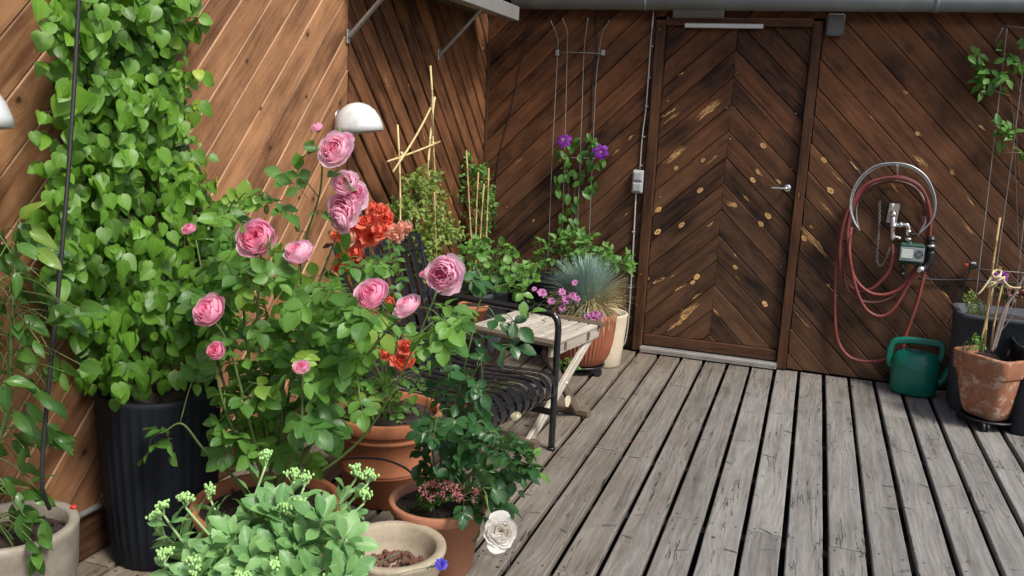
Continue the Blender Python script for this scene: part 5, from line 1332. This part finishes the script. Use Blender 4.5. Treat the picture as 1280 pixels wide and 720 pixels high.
# round leaved plant in slate planter
e = bushy('geranium', 'round leaved green plant with yellowish shoots in the ribbed slate grey planter', 'plant', [(575, 345), (578, 310), (605, 295), (640, 310), (660, 325), (668, 350), (655, 372), (630, 362), (600, 370)], 4.9, .16, 'round', 'lf_mid', 210, .055, PA+Vector((.05, 0, .52)), tone=(.1, 1), stems=14)
# strawberry hedge along wall
e = bushy('strawberry_plant', 'leafy strawberry plant in the low black planter under the four-rod trellis', 'plant', [(655, 330), (665, 305), (690, 295), (715, 290), (745, 290), (757, 308), (785, 318), (792, 335), (760, 340), (700, 342), (665, 345)], 5.66, .12, 'oval', 'lf_mid', 170, .052, PB+Vector((.2, -.0, .48)), tone=(.3, 1), stems=16, leafmode='tri')
# corner cane climbers: yellow green leggy one and grey green one
def wispy(label, spine, Y, spread, n, mat, size, base, yel=.9, kind='small'):
    e = empty('climbing_rose', base, label, 'climber'); S = MB(); F = Foliage(kind)
    for s0 in spine:
        pts = [base]+[(onx(x, y, WX+.13+random.uniform(-.04, .06)) if Y < 5.3 else at(x, y, Y+random.uniform(-.04, .04))) for x, y in s0]; sk = stemtube(S, pts, .003, .0012, 5, 8)
        L = len(sk)
        for k in range(n//len(spine)):
            i = int(L*(.25+.75*random.random()**.8)); i = min(i, L-1); p = sk[i]; d_ = rv(1); d_.z = abs(d_.z)*.5; q = p+d_.normalized()*random.uniform(.01, spread)
            S.tube([p, (p+q)/2+UP*.006, q], .0008, 4, cap=False)
            for _ in range(4): F.add(q+rv(.012), rv(1)-UP*.3, UP*.5+CAMD*.6+rv(.4), size*random.uniform(.7, 1.3), random.random(), random.random()*yel)
    P(S, 'stem', M['stem'], e); F.build('foliage', M[mat], e); return e
wispy('yellowish small leaved climber on the pale cane trellis behind the chair back', [[(530, 330), (510, 280), (500, 255)], [(535, 330), (530, 270), (525, 240), (515, 225)], [(540, 320), (545, 270), (540, 220)], [(545, 320), (555, 290), (565, 300)], [(540, 330), (525, 310), (530, 370-20)]], 5.2, .10, 520, 'lf_yel', .030, Vector((-2.12, 5.22, .45)), kind='oval')
wispy('grey green small leaved climber on the bamboo canes in the wall corner', [[(600, 320), (600, 270), (590, 230), (582, 195)], [(603, 320), (605, 260), (600, 220), (598, 215)], [(605, 320), (608, 270), (612, 240)], [(598, 320), (580, 240), (565, 220), (555, 215)]], 5.62, .07, 300, 'lf_mid', .028, PD+Vector((.12, -.02, .5)), kind='oval')
# blooming weeds at chair foot: small tufts under the table
bushy('low_plant', 'small low plant with pinkish tufts on the deck under the wooden side table', 'plant', [(690, 462), (700, 448), (718, 447), (726, 455), (715, 468)], 4.95, .05, 'small', 'lf_mid', 50, .022, onz(706, 470, .01), stems=6)
# clematis on the four rod trellis
cm = empty('clematis', B2(715, 300, .1), 'purple flowered clematis climbing the four-rod trellis', 'climber')
S = MB(); F = Foliage('oval')
for s0 in ([(716, 300), (712, 250), (708, 200), (704, 180)], [(712, 305), (720, 230), (735, 195), (748, 185)], [(716, 300), (722, 250), (728, 190), (730, 172)]):
    sk = stemtube(S, [B2(x, y, .05) for x, y in s0], .003, .0015, 5, 8)
for (x, y) in ((698, 186), (706, 192), (724, 192), (732, 190), (745, 192), (752, 200), (712, 206), (704, 215), (722, 212), (735, 214), (742, 222), (728, 226), (732, 235), (700, 232), (709, 240), (717, 243), (697, 221), (745, 205), (712, 258), (700, 268), (707, 272), (720, 275), (704, 283), (724, 285), (713, 178), (736, 170), (742, 178), (748, 176), (727, 172), (712, 290), (738, 200), (740, 228)):
    for k in range(2): p = B2(x+random.uniform(-4, 4), y+random.uniform(-4, 4), .05+random.uniform(0, .04)); F.add(p, Vector((random.gauss(0, .6), -.2, -.8)), CAMD+UP*.4+rv(.3), random.uniform(.05, .085), random.uniform(0, .7), 0)
P(S, 'stem', M['stemwood'], cm); F.build('foliage', M['lf_mid'], cm)
for (x, y, ax) in ((705, 176, (-.2, -.9, .5)), (751, 190, (.2, -1, .1))):
    mb = MB(); c = B2(x, y, .11); floret(mb, c, Vector(ax), .052, (.30, .055, .50), (.24, .03, .36), 6, 1.25); P(mb, 'clematis_flower', M['petal'], cm)
    mb = MB()
    for k in range(14): mb.tube([c, c+Vector(ax).normalized()*.016+rv(.007)], .0012, 4)
    P(mb, 'stamens', M['bract'], cm)
# blue fescue
fs = empty('blue_grass', FLC+Vector((0, 0, .37)), 'tuft of blue grey grass with straw coloured lower blades in the round fluted pot', 'ornamental grass')
mb = MB(); gc = FLC+Vector((.015, .03, .37))
for k in range(2600):
    a = random.random()*2*PI; lean = abs(random.gauss(0, .78)); L = random.uniform(.24, .40)*(1.0 if lean < 1 else .85)
    if math.cos(a) > .3 and lean > .5: L *= .95
    b = gc+Vector((math.cos(a), math.sin(a), 0))*random.uniform(0, .065)+UP*random.uniform(-.01, .01); o_ = Vector((math.cos(a), math.sin(a), 0)); side = o_.cross(UP); w = .0023
    dead = max(0, min(1, (lean-.55)/.7+(.28 if math.cos(a-.2) > 0 else -.28)+random.uniform(-.3, .3)))
    pts = []
    for i in range(6):
        t = i/5; th = lean*(.35+1.2*t**1.4); pts.append((pts[-1] if pts else b)+(o_*math.sin(th)+UP*math.cos(th))*(L/5 if i else 0))
    col = (random.random(), dead, 0)
    rows = [[p-side*w*(1-.75*i/5), p+side*w*(1-.75*i/5)] for i, p in enumerate(pts)]; mb.grid(rows, False, col)
P(mb, 'blades', M['blade'], fs)
# pinks beside the grass
pn = empty('pink_carnation', FLC+Vector((-.1, -.12, .37)), 'low pinks with frilly mauve pink flowers at the front of the fluted pot', 'plant')
S = MB(); F = Foliage('small')
for (x, y, r) in ((677, 367, 7), (702, 366, 6), (716, 370, 6), (690, 377, 6), (707, 376, 6), (703, 386, 6), (721, 374, 5), (719, 354, 5), (738, 394, 5), (745, 393, 6), (752, 396, 5), (742, 399, 5), (733, 396, 4), (648, 373, 4), (646, 375, 4), (626, 391, 5), (667, 362, 4)):
    c = at(x, y, 5.12); mb = MB(); R = r/FPX*4.3
    for k in range(2): floret(mb, c+rv(.002), Vector((random.uniform(-.5, .5), -.6, .6)), R*1.1, (.78, .36, .66), (.66, .20, .50), 6, 1.2-.4*k)
    P(mb, 'pink_flower', M['petal'], pn)
    b = FLC+Vector((-.08+random.uniform(-.05, .08), -.12, .37)); s_ = stemtube(S, [b, (b+c)/2+UP*.02, c-UP*.005], .0012, .0009, 4, 5)
    for k in range(10): F.add(s_[random.randrange(len(s_))], rv(1)+UP*.3, rv(1)+UP, random.uniform(.02, .035), random.random(), 0)
P(S, 'stem', M['stem'], pn); F.build('foliage', M['lf_blue'], pn)
# ---- right side plants
bs = empty('bare_shrub', at(1240, 440, Yq), 'bare forked grey twigs rising from the square weathered terracotta pot', 'shrub')
S = MB(); tw = [[(1239, 440), (1246, 415), (1256, 385), (1268, 368), (1285, 335)], [(1242, 438), (1254, 400), (1262, 375), (1272, 365)], [(1246, 420), (1262, 400), (1270, 388)], [(1256, 395), (1266, 380), (1269, 360)], [(1262, 378), (1258, 350), (1262, 340)], [(1236, 440), (1226, 430), (1218, 432)]]
for i, s0 in enumerate(tw): stemtube(S, [at(x, y, Yq+.005*i) for x, y in s0], .0095 if i < 2 else .0028, .006 if i < 2 else .001, 7, 6)
P(S, 'twig', M['greybark'], bs)
bushy('seedling', 'small fresh green seedling at the base of the canes in the square pot', 'plant', [(1212, 436), (1218, 420), (1228, 422), (1232, 436), (1222, 442)], 5.34, .03, 'oval', 'lf_mid', 26, .028, at(1222, 441, 5.34), tone=(.5, 1), stems=4)
vr = empty('climbing_rose', at(1268, 372, 5.75), 'young leafy shoots climbing the wire grid trellis at the right border', 'climber')
S = MB(); F = Foliage('oval')
for s0 in ([(1290, 420), (1275, 330), (1270, 230), (1268, 180), (1262, 120), (1235, 100)], [(1290, 400), (1283, 200), (1276, 120), (1262, 85)], [(1262, 120), (1240, 112), (1220, 98), (1217, 70)], [(1268, 180), (1258, 168)], [(1262, 95), (1278, 72)], [(1262, 195), (1250, 160)], [(1275, 230), (1268, 140)]):
    sk = stemtube(S, [B2(x, y, .06) for x, y in s0], .003, .0015, 5, 6)
for (x, y, n) in ((1217, 68, 5), (1225, 84, 8), (1236, 92, 9), (1228, 104, 6), (1240, 102, 6), (1254, 62, 3), (1262, 72, 6), (1272, 80, 6), (1250, 97, 6), (1262, 108, 3), (1232, 114, 3), (1250, 156, 6), (1260, 160, 4), (1254, 172, 4), (1268, 168, 4), (1274, 60, 3), (1278, 190, 3)):
    for k in range(n): p = B2(x+random.uniform(-6, 6), y+random.uniform(-5, 5), .06+random.uniform(0, .06)); F.add(p, rv(1)+Vector((-.2, -.2, -.1)), CAMD+UP*.6+rv(.35), random.uniform(.05, .08), random.uniform(.1, .9), 0)
P(S, 'stem', M['stemwood'], vr); F.build('foliage', M['lf_mid'], vr)
for (poly, Y, mt, sz, lb, n) in (([(1208, 392), (1205, 372), (1215, 362), (1224, 372), (1226, 392)], 5.66, 'lf_yel', .022, 'small feathery green tuft at the left end of the slate planter by the wall', 90), ([(1250, 372), (1248, 360), (1262, 355), (1272, 362), (1270, 375)], 5.66, 'lf_mid', .025, 'small green plant in the slate planter behind the raffia tied canes', 60)):
    bushy('low_plant', lb, 'plant', poly, Y, .05, 'small', mt, n, sz, at(poly[0][0]+8, poly[0][1], Y), stems=8, tone=(.2, 1))
mb = MB()
for (x, y) in ((1251, 350), (1246, 347), (1254, 346)): floret(mb, at(x, y, 5.6), Vector((.1, -1, .3)), .03, (.36, .06, .52), (.24, .03, .36), 5, 1.2)
tag(mb.build('purple_flower', M['petal']), 'small purple flower in the slate planter near the wall', 'flower')
mb = MB()
for k in range(160): mb.ball(at(random.uniform(1256, 1292), random.uniform(359, 372), 5.55+random.uniform(-.05, .05)), .010, 5, 4, col=random.choice(((.42, .17, .15), (.52, .28, .22), (.20, .16, .08))))
tag(mb.build('pink_sedum', M['petal']), 'reddish low sedum cushion in the small black planter at the right border', 'plant')
# fallen petals
mb = MB()
for (x, y) in ((801, 441), (806, 443), (788, 552), (734, 567), (770, 470)):
    c = onz(x, y, .006); mb.poly([c+Vector((.009*math.cos(i*PI/4), .006*math.sin(i*PI/4), .002*(i % 2))) for i in range(8)], col=(.55, .12, .22), sm=True)
    tag(mb.build('fallen_petal', M['petal']), 'small pink petal lying on the deck boards', 'petal', 'fallen petals on the deck'); mb = MB()

# small dry leaf bits and crumbs of soil on the boards
mb = MB()
for k in range(170):
    q = random.random()
    if q < .45: x, y = random.uniform(-1.9, -.7), random.uniform(2.3, 5.2)
    elif q < .75: x, y = random.uniform(-.9, 1.2), WY-abs(random.gauss(0, .16))-.03
    else: x, y = random.uniform(-1.0, 1.4), random.uniform(2.2, 5.9)
    s_ = random.uniform(.002, .006)*(1.8 if random.random() < .12 else 1); a = random.random()*6
    col = random.choice(((.07, .05, .035), (.16, .11, .05), (.05, .045, .04), (.22, .17, .10)))
    mb.poly([(x+s_*1.5*math.cos(a+i*PI/3)*random.uniform(.6, 1.2), y+s_*math.sin(a+i*PI/3)*random.uniform(.6, 1.2), .0035+.001*(i % 2)) for i in range(6)], col=col, sm=True)
tag(mb.build('leaf_litter', M['petal']), 'tiny dry leaf bits and soil crumbs scattered over the deck boards', 'debris', kind='stuff')

# ================================================================== LIGHT, SKY, CAMERA
w = bpy.data.worlds.new('World'); scene.world = w; w.use_nodes = True
nt = w.node_tree; bg = nt.nodes['Background']; sk_ = nt.nodes.new('ShaderNodeTexSky'); sk_.sky_type = 'NISHITA'; sk_.sun_disc = False
SUN_EL, SUN_AZ = math.radians(52), math.radians(118)      # azimuth clockwise from +Y
sk_.sun_elevation = SUN_EL; sk_.sun_rotation = SUN_AZ; sk_.dust_density = 3.0; sk_.ozone_density = .6
nt.links.new(sk_.outputs[0], bg.inputs[0]); bg.inputs[1].default_value = .115
sl = bpy.data.lights.new('sun', 'SUN'); sl.energy = 2.7; sl.angle = math.radians(15); sl.color = (1, .955, .89)
so = bpy.data.objects.new('sun', sl); COL.objects.link(so)
sd_ = Vector((math.cos(SUN_EL)*math.sin(SUN_AZ), math.cos(SUN_EL)*math.cos(SUN_AZ), math.sin(SUN_EL)))
so.rotation_euler = sd_.to_track_quat('Z', 'Y').to_euler(); so.location = (4, -3, 6)
cam = bpy.data.cameras.new('camera'); co = bpy.data.objects.new('camera', cam); COL.objects.link(co); scene.camera = co
cam.sensor_width = 36; cam.lens = FPX/1280*36; cam.clip_start = .05; cam.clip_end = 300
co.matrix_world = Matrix(((R_.x, U_.x, -F_.x, EYE.x), (R_.y, U_.y, -F_.y, EYE.y), (R_.z, U_.z, -F_.z, EYE.z), (0, 0, 0, 1)))
scene.view_settings.view_transform = 'Standard'; scene.view_settings.look = 'None'; scene.view_settings.gamma = 1; scene.view_settings.exposure = .5
